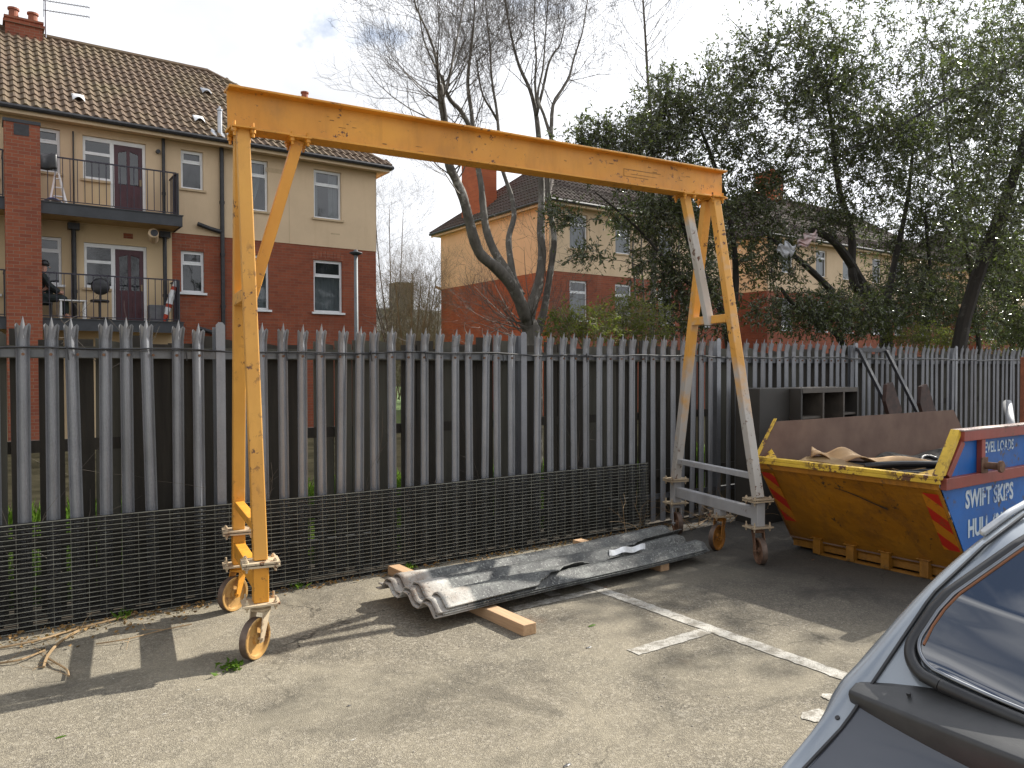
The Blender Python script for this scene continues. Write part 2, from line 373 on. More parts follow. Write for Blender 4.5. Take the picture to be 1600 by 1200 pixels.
# ------------------------------------------------------------------ palisade fence
FY = 5.82
fence = thing('palisade_fence', (0, FY, 0), 'long galvanised steel palisade fence with three-pointed pales across the back of the yard', 'fence')
def pale_mb(x, jit):
    mb = MB(); H = 2.03
    xs = [-.039, -.028, -.014, 0, .014, .028, .039]; ys = [.004, .015, .000, -.010, .000, .015, .004]
    tops = [H - .060, H - .045, H - .066, H, H - .066, H - .045, H - .060]
    sp_ = [(-.006, -.020), (-.006, -.020), (0, -.006), (0, -.012), (0, -.006), (.006, -.020), (.006, -.020)]
    zs = [.03, .6, 1.2, 1.88]
    for layer, off in ((0, 0), (1, .0028)):
        for z in zs:
            for a, c in zip(xs, ys): mb.v.append((x + a, FY - .03 + c + off, z))
        for a, c, t_, s_ in zip(xs, ys, tops, sp_): mb.v.append((x + a + s_[0], FY - .03 + c + off + s_[1], t_))
    nr = len(zs) + 1; n_ = 7; k = nr * n_
    for i in range(nr - 1):
        for j in range(n_ - 1):
            a = i * n_ + j; mb.face((a, a + 1, a + n_ + 1, a + n_)); a += k; mb.face((a, a + n_, a + n_ + 1, a + 1))
        for j in (0, n_ - 1):
            a = i * n_ + j; mb.face((a, a + k, a + k + n_, a + n_))
    for j in range(n_ - 1):
        a = (nr - 1) * n_ + j; mb.face((a, a + 1, a + 1 + k, a + k))
    return mb
proto = pale_mb(0, 0).build('pale', GALV, fence, loc=(0, FY, 0)); proto.location = (0, 0, 0)
posts_x = [-1.32, 1.43, 4.17, 6.92, 9.72, 12.5, 15.3, 18.1]
pxs = []
for i in range(len(posts_x) - 1):
    a, c = posts_x[i], posts_x[i + 1]; n_ = 17; pit = (c - a) / 18
    for k in range(1, 18): pxs.append(a + k * pit)
pxs = [x for x in pxs if x > -.3]
first = True
stf = MB()
for i, x in enumerate(pxs):
    if i < 99:
        o = proto if first else proto.copy()
        if not first: COL.objects.link(o); o.parent = fence
        first = False
        lean = random.gauss(0, .004) + (random.choice([-.014, .014]) if random.random() < .1 else 0)
        o.location = (x + random.gauss(0, .004), random.gauss(0, .002), random.gauss(0, .006) - (.0 if x < 5 else 0)); o.rotation_euler = (random.gauss(0, .003), lean, random.gauss(0, .05))
    else:
        pm = pale_mb(x, 0); k = len(stf.v); stf.v += pm.v
        for f in pm.f: stf.face([k + q_ for q_ in f])
o = stf.build('pale', GALV, fence, recalc=False); tag(o, kind='stuff')
for x in posts_x:
    mb = MB()
    mb.box((x - .032, FY - .016, 0), (x + .032, FY - .008, 2.0))
    mb.box((x - .004, FY - .008, 0), (x + .004, FY + .085, 1.99)); mb.box((x - .032, FY + .085, 0), (x + .032, FY + .093, 1.99))
    mb.prism([(x - .032, FY - .0161, 2.0), (x + .032, FY - .0161, 2.0), (x + .014, FY - .0161, 2.022), (x - .014, FY - .0161, 2.022)], (0, .008, 0))
    mb.box((x - .06, FY - .06, -.02), (x + .06, FY - .017, .012))
    mb.build('post', GALV, fence)
def rail(z, dip=False):
    for a, c in zip(posts_x[:-1], posts_x[1:]):
        mb = MB(); N_ = 14; P = []
        sag = random.uniform(.004, .02) if dip else .004
        pr = [(0, .05), (.005, .05), (.005, .005), (.045, .005), (.045, 0), (0, 0)]   # angle section: vertical leg then top shelf
        k = 0
        for i in range(N_ + 1):
            t_ = i / N_; x = a + .006 + (c - a - .012) * t_; dz = (1 - abs(2 * t_ - 1) ** 2) * sag * (1 if a < 5 else -1)
            for (yy, zq) in pr: mb.v.append((x, FY + .004 - .018 + .04 - yy if False else FY - .008 + yy, z + dz - zq))
        for i in range(N_):
            for j in range(6):
                p_ = i * 6 + j; q_ = i * 6 + (j + 1) % 6; mb.face((p_, q_, q_ + 6, p_ + 6))
        mb.build('rail', GALVD, fence)
rail(1.80, True); rail(.32)
b = MB(); b.cyl((0, FY - .044, 1.776), (0, FY - .03, 1.776), .010, 6); bo_ = b.build('bolt', RUST, fence, loc=(0, FY, 1.776)); bo_.location = (pxs[0], 0, 1.776)
for x in pxs[1:62]: o = bo_.copy(); COL.objects.link(o); o.parent = fence; o.location = (x, 0, 1.776)
# cable tied along the rail
cab = MB(); P = []
x = -.6
while x < 17:
    P.append((x, FY - .055 + .012 * math.sin(x * 3.1), 1.812 + .008 * math.sin(x * 2.3) + .006 * math.sin(x * 7))); x += .12
cab.tube(P, .006, 5); P = [(a, b_ + .012, c - .009 + .006 * math.sin(a * 5)) for a, b_, c in P]; cab.tube(P, .004, 4)
for x in [.45, 1.18, 1.9, 2.6, 3.1, 3.9, 4.9, 5.7, 6.6, 7.4, 8.2]:
    cab.bar((x, FY - .056, 1.828), (x + .01, FY - .056, 1.74), .008, .006)
tag(cab.build('cable', BLACKPL), 'black cable tied along the top rail of the palisade fence', 'cable')

# dark boards behind it
wf = thing('wooden_fence', (0, 6.12, 0), 'dark weathered board fence standing close behind the steel palisade', 'fence')
x = -.9; nb = 0; gaps = [(.12, .15), (.25, .31), (.46, .50), (2.19, 2.26), (2.79, 2.84), (2.99, 3.05), (3.42, 3.48), (3.62, 3.67), (4.56, 4.67), (5.19, 5.26), (6.2, 6.24), (7.03, 7.09)]
while x < 19.5:
    w = random.uniform(.14, .19); h = random.choice([1.87, 1.90, 1.92, 1.97, 1.93]) + random.uniform(-.02, .02)
    gp = [gq for gq in gaps if gq[0] < x + w and gq[1] > x]
    if gp and nb < 99:
        w = gp[0][0] - x
        if w < .03: x = gp[0][1]; continue
    mb = MB(); y = 6.12 + random.choice([0, .022]); t_ = random.uniform(-.012, .012)
    mb.v = []; mb.prism([(x, y, 0), (x + w, y, 0), (x + w + t_, y, h - random.choice([0, 0, .03])), (x + t_, y, h)], (0, .018, 0))
    if nb < 99: mb.build('board', random.choice([DWOOD, DWOOD, DWOOD2]) if h > 1.90 else DWOOD, wf)
    nb += 1; x += w + .003
    if gp: x = max(x, gp[0][1])
for z, yy in ((1.80, 6.09), (.5, 6.09), (1.15, 6.16)):
    mb = MB(); mb.box((-.9, yy - .02, z - .045), (17.4, yy + .018, z + .04)); mb.build('rail', DWOOD2 if z > 1.5 else DWOOD, wf)
for x in (-.2, 1.7, 3.6, 5.5, 7.4, 9.3, 11.2, 13.1):
    mb = MB(); mb.box((x, 6.162, 0), (x + .09, 6.25, 1.92)); mb.build('post', DWOOD2, wf)

# ------------------------------------------------------------------ welded mesh sheet
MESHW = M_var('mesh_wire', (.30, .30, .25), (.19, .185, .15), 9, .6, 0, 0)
MESH_SHADE = M_var('shaded_mesh_wire', (.022, .021, .018), (.012, .0115, .010), 9, .9, 0, 0)  # mutual shade of the rear sheets put into the wire colour
X0, X1 = -.75, 5.71
def mesh_sheet(MY, zoff, xoff, htop, mat, label, rr, bow):
    ms = MB(); nrow = 22
    def mshape(x, z): return (x, MY + .02 * math.sin(x * 1.1 + bow) * (z / .7) + .02 * z, z + .005 * math.sin(x * 1.7 + bow) + .01)
    for i in range(nrow + 1):
        z = htop * i / nrow + zoff; P = []; x = X0 + xoff
        while x < X1 + xoff - .1: P.append(mshape(x, z)); x += .17
        P.append(mshape(X1 + xoff, z)); ms.tube(P, rr * (1.35 if i == nrow else 1), 4)
    x = X0 + xoff
    while x <= X1 + xoff + .01: ms.tube([mshape(x, zoff + htop * k / 4) for k in range(5)], rr * .5, 3); x += .1005 if mat is MESHW else .31
    tag(ms.build('wire_mesh_sheet', mat, recalc=False), label, 'mesh sheet', 'sheets of welded mesh stacked on edge')
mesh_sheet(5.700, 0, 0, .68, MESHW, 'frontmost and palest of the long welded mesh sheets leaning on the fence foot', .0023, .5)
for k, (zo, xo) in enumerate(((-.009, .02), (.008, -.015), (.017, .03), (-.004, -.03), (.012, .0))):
    mesh_sheet(5.712 + k * .011, max(zo, 0) , xo, .665 if zo < 0 else .66, MESH_SHADE, 'welded mesh sheet, wires coloured as in shade, stacked behind the pale front one at the fence foot', .0034, .5 + k * .15)

# ------------------------------------------------------------------ gantry crane
gan = thing('gantry_crane', (3.5, 4.85, 0), 'yellow mobile gantry crane of one steel beam on two wheeled A frames', 'gantry crane')
BL = Vector((1.27, 4.955, 3.44)); BR = Vector((5.735, 4.79, 3.525))       # centre line of top face
d = (BR - BL).normalized(); sv = Vector((0, 0, 1)).cross(d).normalized(); uv = d.cross(sv)
Hh, Wf, tf, tw = .262, .15, .014, .010
mb = MB()
prof = [(-Wf/2, 0), (Wf/2, 0), (Wf/2, -tf), (tw/2, -tf - .004), (tw/2, -Hh + tf + .004), (Wf/2, -Hh + tf), (Wf/2, -Hh), (-Wf/2, -Hh), (-Wf/2, -Hh + tf), (-tw/2, -Hh + tf + .004), (-tw/2, -tf - .004), (-Wf/2, -tf)]
NB = 12
for i in range(NB + 1):
    c = BL.lerp(BR, i / NB)
    for a, h in prof: mb.v.append(tuple(c + sv * a + uv * h))
for i in range(NB):
    for j in range(12):
        p_ = i * 12 + j; q_ = i * 12 + (j + 1) % 12; mb.face((p_, q_, q_ + 12, p_ + 12))
mb.face([j for j in range(12)][::-1]); mb.face([NB * 12 + j for j in range(12)])
mb.build('beam', YEL, gan, bevel=.002)
def bpt(x, dy=0, dz=0):
    t_ = (x - BL.x) / (BR.x - BL.x); c = BL.lerp(BR, t_); return c + uv * (-Hh + dz) + sv * dy
# stencilled marks on the web: faded outlined plate and scratches
MK = M_var('old_dark_marks', (.20, .10, .03), (.30, .15, .03), 30, .7, 0, 0)
mk = MB()
def webrect(xa, xb, ha, hb):
    P = []
    for x_, h_ in ((xa, ha), (xb, ha), (xb, hb), (xa, hb)): P.append(bpt(x_, -tw / 2 - .0016 if False else -(tw / 2 + .0016), h_))
    mk.poly(P)
sgn = -1 if sv.y > 0 else 1
def webrect(xa, xb, ha, hb): mk.poly([bpt(x_, sgn * (tw / 2 + .0016), h_) for x_, h_ in ((xa, ha), (xb, ha), (xb, hb), (xa, hb))])
webrect(4.52, 4.95, .145, .151); webrect(4.52, 4.526, .085, .151); webrect(4.52, 4.80, .085, .090); webrect(4.6, 4.9, .11, .114)
for _ in range(26):
    x_ = random.uniform(1.5, 5.5); h_ = random.uniform(.04, .2); w_ = random.choice([.01, .015, .05, .03]); webrect(x_, x_ + w_, h_, h_ + random.uniform(.003, .009))
mk.build('paint_scuff', MK, gan, recalc=False)

def wheel(c, axis, r, w, mats, yaw_fork, plate_z, fork_off):
    """caster: swivel collar, fork, wheel"""
    pass
def caster(cx, cy, plate_z, r, yaw, rimm, forkm, trail=.055):
    """fixed under a plate at (cx, cy); yaw = rolling direction in degrees"""
    a = R(yaw); dr = Vector((math.cos(a), math.sin(a), 0)); ax = Vector((-math.sin(a), math.cos(a), 0))
    wc = Vector((cx, cy, r)) - dr * trail
    f = MB(); f.lathe((cx, cy, plate_z - .035), [(0, 0), (.055, 0), (.06, .012), (.045, .018), (.05, .03), (0, .03)], 20)
    w = .028
    for s_ in (-1, 1):
        o_ = ax * (s_ * (w + .012)); top = Vector((cx, cy, plate_z - .03)) + o_; bot = wc + o_
        sd_ = dr
        k = len(f.v)
        P = [top + dr * .035, top - dr * .035, bot - dr * .018 + Vector((0, 0, -.02)), bot + dr * .018 + Vector((0, 0, -.02))]
        f.prism(P, ax * (s_ * .007))
    f.prism([Vector((cx, cy, plate_z - .035)) + dr * a_ + ax * b_ for a_, b_ in ((.035, w + .019), (-.035, w + .019), (-.035, -w - .019), (.035, -w - .019))], (0, 0, -.008))
    f.cyl(wc - ax * (w + .03), wc + ax * (w + .03), .009, 8)
    fo = f.build('caster_fork', forkm, gan, bevel=.001)
    wm = MB()
    # dished steel wheel: tread, rim lip, web, hub
    h = w * .8
    wm.lathe(wc, [(r, -h), (r, h), (r * .96, h + .003), (r * .84, h + .001), (r * .80, h * .35), (r * .55, h * .12), (r * .28, h * .35), (r * .26, h * 1.1), (.0, h * 1.1)], 36, ax)
    wm.lathe(wc, [(r, -h), (r * .96, -h - .003), (r * .84, -h - .001), (r * .80, -h * .35), (r * .55, -h * .12), (r * .28, -h * .35), (r * .26, -h * 1.1), (.0, -h * 1.1)], 36, ax)
    for i, fc in enumerate(wm.f):
        rr = [math.hypot((Vector(wm.v[q_]) - wc).dot(dr), (Vector(wm.v[q_]) - wc).z) for q_ in fc]
        wm.m[i] = 1 if min(rr) > r * .985 else 0
    wo = wm.build('caster_wheel', [rimm, TYRE], gan, smooth=True)
    md = wo.modifiers.new('e', 'EDGE_SPLIT'); md.split_angle = R(35)
def plate(c, yaw, w=.2, dd=.15, t_=.012, two=False):
    a = R(yaw); dx = Vector((math.cos(a), math.sin(a), 0)); dy = Vector((-math.sin(a), math.cos(a), 0)); c = Vector(c)
    p_ = MB()
    for k, z in enumerate((0, .018) if two else (0,)):
        cc = c + Vector((0, 0, z)); p_.prism([cc + dx * (a_ * w / 2) + dy * (b_ * dd / 2) for a_, b_ in ((-1, -1), (1, -1), (1, 1), (-1, 1))], (0, 0, t_))
    for a_, b_ in ((-1, -1), (1, -1), (1, 1), (-1, 1)):
        q_ = c + dx * (a_ * (w / 2 - .025)) + dy * (b_ * (dd / 2 - .025)); p_.cyl(q_ - Vector((0, 0, .028)), q_ + Vector((0, 0, .05)), .007, 6)
        p_.cyl(q_ + Vector((0, 0, (.018 if two else 0) + t_)), q_ + Vector((0, 0, (.018 if two else 0) + t_ + .012)), .013, 6)
        p_.cyl(q_ - Vector((0, 0, .012)), q_, .013, 6)
    p_.build('plate', PLATE, gan, bevel=.001)
LW = .078
def frame(Fp, Rp, top_x, yaw, matleg, matcross, matbrace, castz, brace_dx, zt, wheels, upper_z=.74, low_z=.425):
    """Fp, Rp: ground points under front and rear leg; legs lean in to the beam"""
    Fp = Vector(Fp); Rp = Vector(Rp); ax = (Rp - Fp).normalized(); nx = Vector((ax.y, -ax.x, 0))
    tb = bpt(top_x); zt = tb.z - .012
    tF = Vector((tb.x, tb.y, zt)) - ax * .06; tR = Vector((tb.x, tb.y, zt)) + ax * .06
    PZ, QZ = .53, .305
    bF = Vector((Fp.x, Fp.y, PZ + .03)); bR = Vector((Rp.x, Rp.y, PZ + .03))
    for b_, t_ in ((bF, tF), (bR, tR)):
        mb = MB(); mb.bar(b_, t_, LW, LW, side=tuple(nx)); mb.build('leg', matleg, gan, bevel=.006)
    tp = MB(); tp.prism([tb + ax * a_ + nx * b_ - uv * .012 for a_, b_ in ((-.14, -.07), (.14, -.07), (.14, .07), (-.14, .07))], uv * .010)
    for a_ in (-.11, .11):
        for b_ in (-.055, .055): 
            q_ = tb + ax * a_ + nx * b_; tp.cyl(q_ - uv * .06, q_ + uv * .03, .009, 6); tp.cyl(q_ - uv * .034, q_ - uv * .013, .017, 6)
    tp.build('top_plate', YEL, gan)
    def on(b_, t_, z): return b_.lerp(t_, (z - b_.z) / (t_.z - b_.z))
    # high cross member
    mb = MB(); z = 2.13; a1, a2 = on(bF, tF, z), on(bR, tR, z); mb.bar(a1 + ax * .041, a2 - ax * .041, .075, .085, side=(0, 0, 1)); mb.build('crossbar', matleg if matcross is not GREYP else YELW, gan, bevel=.005)
    mid = (a1 + a2) / 2
    # brace from beam to cross member
    bt = bpt(top_x + brace_dx); bt = Vector((bt.x, bt.y, bt.z - .012)); mb = MB(); s_ = 1 if brace_dx > 0 else -1
    mb.bar(mid + Vector((s_ * .03, 0, -.045)), bt, .07, .07, side=tuple(ax)); mb.build('brace', matbrace, gan, bevel=.006)
    tp = MB(); tp.prism([bt + ax * a_ + nx * b_ for a_, b_ in ((-.1, -.07), (.1, -.07), (.1, .07), (-.1, .07))], uv * .010)
    for a_ in (-.075, .075):
        for b_ in (-.05, .05): q_ = bt + ax * a_ + nx * b_; tp.cyl(q_ - uv * .045, q_ + uv * .04, .009, 6); tp.cyl(q_ - uv * .022, q_, .017, 6)
    tp.build('top_plate', YEL, gan)
    # upper cross tie just above the plates
    a1, a2 = on(bF, tF, upper_z), on(bR, tR, upper_z); mb = MB(); mb.bar(a1 + ax * .042, a2 - ax * .042, .05, .06, side=(0, 0, 1)); mb.build('crossbar', matcross, gan, bevel=.004)
    for k, P_ in enumerate((Fp, Rp)):
        plate((P_.x, P_.y, PZ), yaw, .21, .16, .012, True)
        mb = MB(); mb.bar((P_.x, P_.y, QZ + .012), (P_.x, P_.y, PZ), .085, .085, side=tuple(nx)); mb.build('stub', matcross, gan, bevel=.006)
        plate((P_.x, P_.y, QZ), yaw, .21, .16)
    mb = MB(); mb.bar(Vector((Fp.x, Fp.y, low_z)) + ax * .0445, Vector((Rp.x, Rp.y, low_z)) - ax * .0445, .10, .07, side=(0, 0, 1)); mb.build('crossbar', matcross, gan, bevel=.005)
    for (k, r, yw_, rimm, fm) in wheels:
        P_ = Fp.lerp(Rp, k)
        if 0 < k < 1:
            mb = MB(); mb.bar((P_.x, P_.y, QZ + .012), (P_.x, P_.y, low_z - .052), .09, .075, side=tuple(ax)); mb.build('stub', matcross, gan, bevel=.004)
            plate((P_.x, P_.y, QZ), yaw, .2, .15)
        caster(P_.x, P_.y, QZ, r, yw_, rimm, fm)
frame((1.315, 4.48, 0), (1.45, 5.45, 0), 1.353, -11, YELF, YEL, YEL, .3, .36, 3.2,
      [(0, .118, 38, WHEELY, PLATE), (1, .118, 30, WHEELO if False else WHEELY, YEL)])
frame((5.47, 4.16, 0), (5.78, 5.40, 0), 5.585, -14, YELW, GREYP, WBRACE, .3, -.33, 3.2,
      [(0, .112, 58, RUST, RUST), (.42, .118, 12, WHEELO, WHEELO), (1, .112, 62, RUST, GREYP)])

# ------------------------------------------------------------------ corrugated sheets on timbers
def mk_cement():
    t = NT('weathered_cement_sheet')
    c = t.mix(t.ramp(t.noise(7, 8, .72), .38, .62), (.032, .033, .034), (.115, .118, .112))
    c = t.mix(t.math('MULTIPLY', t.ramp(t.noise(9, 9, .8, stretch=(.45, 1.6, 1)), .54, .66), .8), c, (.25, .26, .24)); c = t.mix(t.math('MULTIPLY', t.ramp(t.noise(2.5, 6, .7, stretch=(.4, 1.5, 1)), .5, .7), .5), c, (.16, .165, .15))
    sp = t.N('ShaderNodeSeparateXYZ'); t.L(t.pos, sp.inputs[0])
    lap = t.ramp(t.math('ADD', sp.outputs[0], t.math('MULTIPLY', t.noise(14, 4), .08)), 2.70, 2.66)
    clean = t.mix(t.ramp(t.noise(4, 5), .35, .65), (.50, .49, .45), (.20, .155, .12))
    c = t.mix(lap, c, clean)
    c = t.mix(t.ramp(t.noise(55, 6, .75), .56, .62), c, (.30, .31, .28)); c = t.mix(t.ramp(t.noise(38, 6, .75), .58, .64), c, (.012, .012, .012)); t.bump(t.noise(30, 8, .75), .9, .008); return t.fin(c, t.math('ADD', t.math('MULTIPLY', t.noise(14), .35), .5))
CEM = mk_cement()
CEMI = M_var('grey_cement_underside', (.20, .19, .17), (.11, .105, .10), 6, .85)
def corr(p_):            # three asymmetrical ridges across the sheet
    p_ = (p_ * 3) % 1.0 if p_ < 1 else 1.0
    if p_ < .34: h = p_ / .34
    elif p_ < .52: h = 1
    elif p_ < .80: h = 1 - (p_ - .52) / .28
    else: h = 0
    return .060 * (h * h * (3 - 2 * h))
SNL, SFL, SNR, SFR = gz(690, 962, .10), gz(597, 910, .12), gz(1108, 858, .11), gz(1016, 826, .17)
def spt(a, c, z0, dx=0, near=0.0, lift=0.0):
    cc = near + (1 - near) * c; P = SNL.lerp(SNR, a).lerp(SFL.lerp(SFR, a), cc)
    return Vector((P.x + dx, P.y, z0 + corr(cc) + lift * a * (1 - cc) + .01 * math.sin(a * 5 + cc * 3) - .012 * math.sin(a * math.pi)))
def csheet(z0, dx, near=None, lift=0.0):
    mb = MB(); mb.grid(lambda a, c: spt(a, c, z0, dx, near(a) if near else 0, lift), 70, 72); return mb
def brk(a): return 0 if a < .26 else min(.50, (a - .26) * .86 + .010 * math.sin(a * 63) + .008 * math.sin(a * 131))
for i, (zz, dx) in enumerate(((.090, -.05), (.104, .01), (.118, -.03))):
    o = csheet(zz, dx).build('corrugated_sheet', CEM, None, solid=.007, smooth=True)
    tag(o, ['lowest dark corrugated cement sheet of the stack resting on the pine timbers', 'corrugated cement sheet sandwiched in the lower middle of the stack on timbers', 'corrugated cement sheet laid bare by the broken edge of the top one'][i], 'roofing sheet', 'stack of corrugated cement sheets')
tag(csheet(.140, .04, brk, .03).build('corrugated_sheet', CEM, None, solid=.008, smooth=True), 'top corrugated cement sheet with broken tapering near edge and pale lapped end', 'roofing sheet', 'stack of corrugated cement sheets')
TORN = M_var('bright_torn_flashing', (.62, .63, .64), (.45, .46, .46), 20, .3, .3, .1)
tw_ = MB(); tw_.grid(lambda a, c: at(952 + 56 * a, 868 - 9 * a - 9 * c + 1.5 * math.sin(a * 12), 4.62 + .03 * c), 14, 2)
tag(tw_.build('metal_strip', TORN, None, solid=.004), 'bright torn metal strip lying on the corrugated sheets', 'strip')
def timber(x, y0, y1, w, h, label, skew=0, z=0.0):
    mb = MB(); mb.prism([(x - w / 2, y0, z), (x + w / 2, y0, z), (x + w / 2, y0, z + h), (x - w / 2, y0, z + h)], (skew, y1 - y0, 0))
    tag(mb.build('timber', PINE, bevel=.004), label, 'timber', 'pine timbers under the corrugated sheets')
timber(2.80, 3.84, 5.66, .10, .072, 'long pale pine timber under the lapped left end of the corrugated sheets', -.06)
q = gz(1042, 893); timber(q.x, q.y + .02, q.y + 1.1, .10, .075, 'shorter pine timber poking out under the right half of the corrugated sheets', -.05)

# ------------------------------------------------------------------ skip
sk = thing('skip', (7.4, 3.5, 0), 'battered yellow and blue waste skip with lettered side beside the gantry', 'skip')
def mk_skipy():
    t = NT('dirty_yellow_skip_paint')
    c = t.mix(t.ramp(t.noise(1.8, 5), .3, .7), (.43, .175, .008), (.30, .115, .006))
    c = t.mix(t.math('MULTIPLY', t.ramp(t.noise(3, 6, .65, stretch=(1, 1, .3)), .52, .75), .5), c, (.20, .09, .01))
    c = t.mix(t.math('MULTIPLY', t.ramp(t.noise(9, 9, .75), .60, .63), t.ramp(t.noise(2.1, 2), .45, .55)), c, (.045, .03, .018))
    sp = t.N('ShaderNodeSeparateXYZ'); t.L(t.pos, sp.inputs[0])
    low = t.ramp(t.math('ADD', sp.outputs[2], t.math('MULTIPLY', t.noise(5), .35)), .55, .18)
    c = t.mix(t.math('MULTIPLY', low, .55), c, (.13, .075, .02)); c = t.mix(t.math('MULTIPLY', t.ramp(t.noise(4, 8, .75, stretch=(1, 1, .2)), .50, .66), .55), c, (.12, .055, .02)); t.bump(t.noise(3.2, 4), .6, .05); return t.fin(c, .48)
SKY_Y = mk_skipy()
SKY_B = M_paint('blue_skip_paint', (.005, .12, .42), (.006, .08, .29), rust=(.075, .055, .04), amt=.555, dirt=.45)
SKY_R = M_paint('red_brown_skip_paint', (.30, .055, .035), (.20, .05, .035), amt=.60)
SKY_I = M_var('rusty_skip_inside', (.125, .072, .052), (.19, .12, .085), 2.5, .8, 0, .3, 12)
RIMY = M_paint('chipped_rim_yellow', (.74, .50, .05), (.58, .36, .03), amt=.52)
YN, YFR = 2.74, 4.33         # near and far side
XL, XR = 5.63, 9.55          # rim extent
ZR, ZT = .865, 1.19
xb0, xb1 = 6.16, 9.0; ZB = .12
# end face (facing the gantry)
en = MB(); en.grid(lambda a, c: (XL + .03 + (xb0 + .02 - XL) * a + (.014 * math.sin(c * 6) + .007 * math.sin(c * 17 + a * 6)) * math.sin(a * 3.1) * max(0, math.sin(math.pi * (c - .12) / .76)) if .12 < c < .88 else XL + .03 + (xb0 + .02 - XL) * a, YN + .01 + (YFR - YN - .02) * c, ZR - .03 - (ZR - .03 - ZB + .06) * a), 20, 28)
en.build('end_panel', SKY_Y, sk, solid=.006, smooth=True)
en = MB(); en.prism([(XL + .028, YN + .004, ZR - .075), (XL + .028, YFR, ZR - .075), (XL + .016, YFR, ZR), (XL + .016, YN + .004, ZR)], (.012, 0, 0)); en.build('rim_skirt', SKY_Y, sk)
# pressed rim (box section) round front and up the sloping side edges
rm = MB()
rm.prism([(XL - .012, YN - .02, ZR + .001), (XL + .05, YN - .02, ZR + .001), (XL + .05, YFR + .02, ZR + .001), (XL - .012, YFR + .02, ZR + .001)], (0, 0, .028))
rm.prism([(XL - .012, YN - .02, ZR - .028), (XL + .014, YN - .02, ZR - .028), (XL + .014, YFR + .02, ZR - .028), (XL - .012, YFR + .02, ZR - .028)], (0, 0, .028))
for y, s_ in ((YN, 1), (YFR, -1)):
    ya, yb = (y - .025, y + .04) if s_ > 0 else (y - .04, y + .025)
    wd_ = .07 if s_ > 0 else .022
    rm.prism([(XL + .0, ya, ZR + .0295), (XL + wd_, ya, ZR + .0295), (XL + .26 + wd_, ya, ZT + .03), (XL + .27, ya, ZT + .03)], (0, (yb - ya) * (1 if s_ > 0 else .5), 0))
    rm.prism([(XL + .0505, y + s_ * .04, ZR + .002), (XL + .0505, y + s_ * .22, ZR + .002), (XL + .20, y + s_ * .04, ZR + .08)], (0, 0, .008))
rm.build('rim', RIMY, sk, bevel=.004)
XT0 = XL + .30; XT1 = XR - .30
for y, s_, m_ in ((YN, 1, SKY_B), (YFR, -1, SKY_I)):
    pts = [(xb0, y, ZB), (xb1, y, ZB), (XR, y, ZR), (XT1, y, ZT), (XT0, y, ZT), (XL + .02, y, ZR)]
    mb = MB(); mb.prism(pts, (0, s_ * .006, 0)); mb.build('side_panel', m_, sk)
    mb = MB(); mb.prism([(p_[0] + (.01 if i in (0, 5, 4) else -.01), p_[1] + s_ * .0085, p_[2]) for i, p_ in enumerate(pts)], (0, s_ * .002, 0)); mb.build('side_lining', SKY_I, sk)
# red frame on the near side
fr = MB()
def frbar(p_, q_, w, dd=.035):
    p_ = Vector((p_[0], YN - dd / 2 - .001, p_[1])); q_ = Vector((q_[0], YN - dd / 2 - .001, q_[1])); fr.bar(p_, q_, w, dd, side=tuple((q_ - p_).cross(Vector((0, 1, 0)))))
frbar((XT0 - .01, ZT - .02), (XT1, ZT - .02), .075, .05)
frbar((XL + .10, ZR + .02), (XT0 + .02, ZT - .06), .055, .034)
frbar((XL + .04, ZR - .03), (XR, ZR - .03), .085, .045)
for x in (XL + .62, XL + 1.55, XL + 2.5, XL + 3.3): frbar((x, ZR + .012), (x, ZT - .058), .06, .04)
fr.build('side_frame', SKY_R, sk, bevel=.004)
tp = MB(); tp.prism([(XT0 - .03, YN - .055, ZT + .019), (XT1, YN - .055, ZT + .019), (XT1, YN + .03, ZT + .019), (XT0 - .03, YN + .03, ZT + .019)], (0, 0, .012))
tp.build('top_edge', M_paint('worn_pale_edge', (.50, .40, .36), (.36, .22, .17), amt=.55), sk, bevel=.003)
for x in (XL + .62, XL + 3.3):
    lg = MB(); lg.cyl((x + .0, YN - .04, ZR + .07), (x, YN - .15, ZR + .07), .028, 16); lg.lathe((x, YN - .15, ZR + .07), [(0, 0), (.045, 0), (.045, .022), (0, .022)], 18, (0, -1, 0)); lg.box((x - .05, YN - .052, ZR + .01), (x + .05, YN - .0415, ZR + .13))
    lg.build('lifting_lug', RUST, sk, bevel=.003)
bt = MB(); bt.box((xb0, YN, ZB - .012), (xb1, YFR, ZB)); bt.build('floor_panel', SKY_I, sk)
en = MB(); en.prism([(XR, YN + .01, ZR), (XR, YFR - .01, ZR), (xb1, YFR - .01, ZB), (xb1, YN + .01, ZB)], (.006, 0, 0)); en.build('end_panel', SKY_Y, sk)
for i, y in enumerate((YN + .30, YN + .62, YN + .93, YN + 1.25)):
    ft = MB(); ft.prism([(xb0 - .10, y, .17), (xb0 + .01, y, .17), (xb0 + .1, y, .02), (xb0 - .005, y, .02)], (0, .075, 0)) if False else ft.box((xb0 - .045, y, .012), (xb0 + .02, y + .07, .15)); ft.box((xb0 - .060, y - .02, .15), (xb0 + .01, y + .09, .157))
    ft.build('foot', SKY_Y, sk, bevel=.003)
ft = MB(); ft.box((xb0 - .02, YN + .28, 0), (xb0 + .02, YFR - .3, .018)); ft.box((xb0 + .03, YN + .02, .03), (xb1, YFR - .02, ZB - .013)); ft.box((xb0 + .06, YN + .2, 0), (xb1, YN + .3, ZB - .013)); ft.box((xb0 + .06, YFR - .3, 0), (xb1, YFR - .2, ZB - .013)); ft.build('skid', SKY_Y, sk)
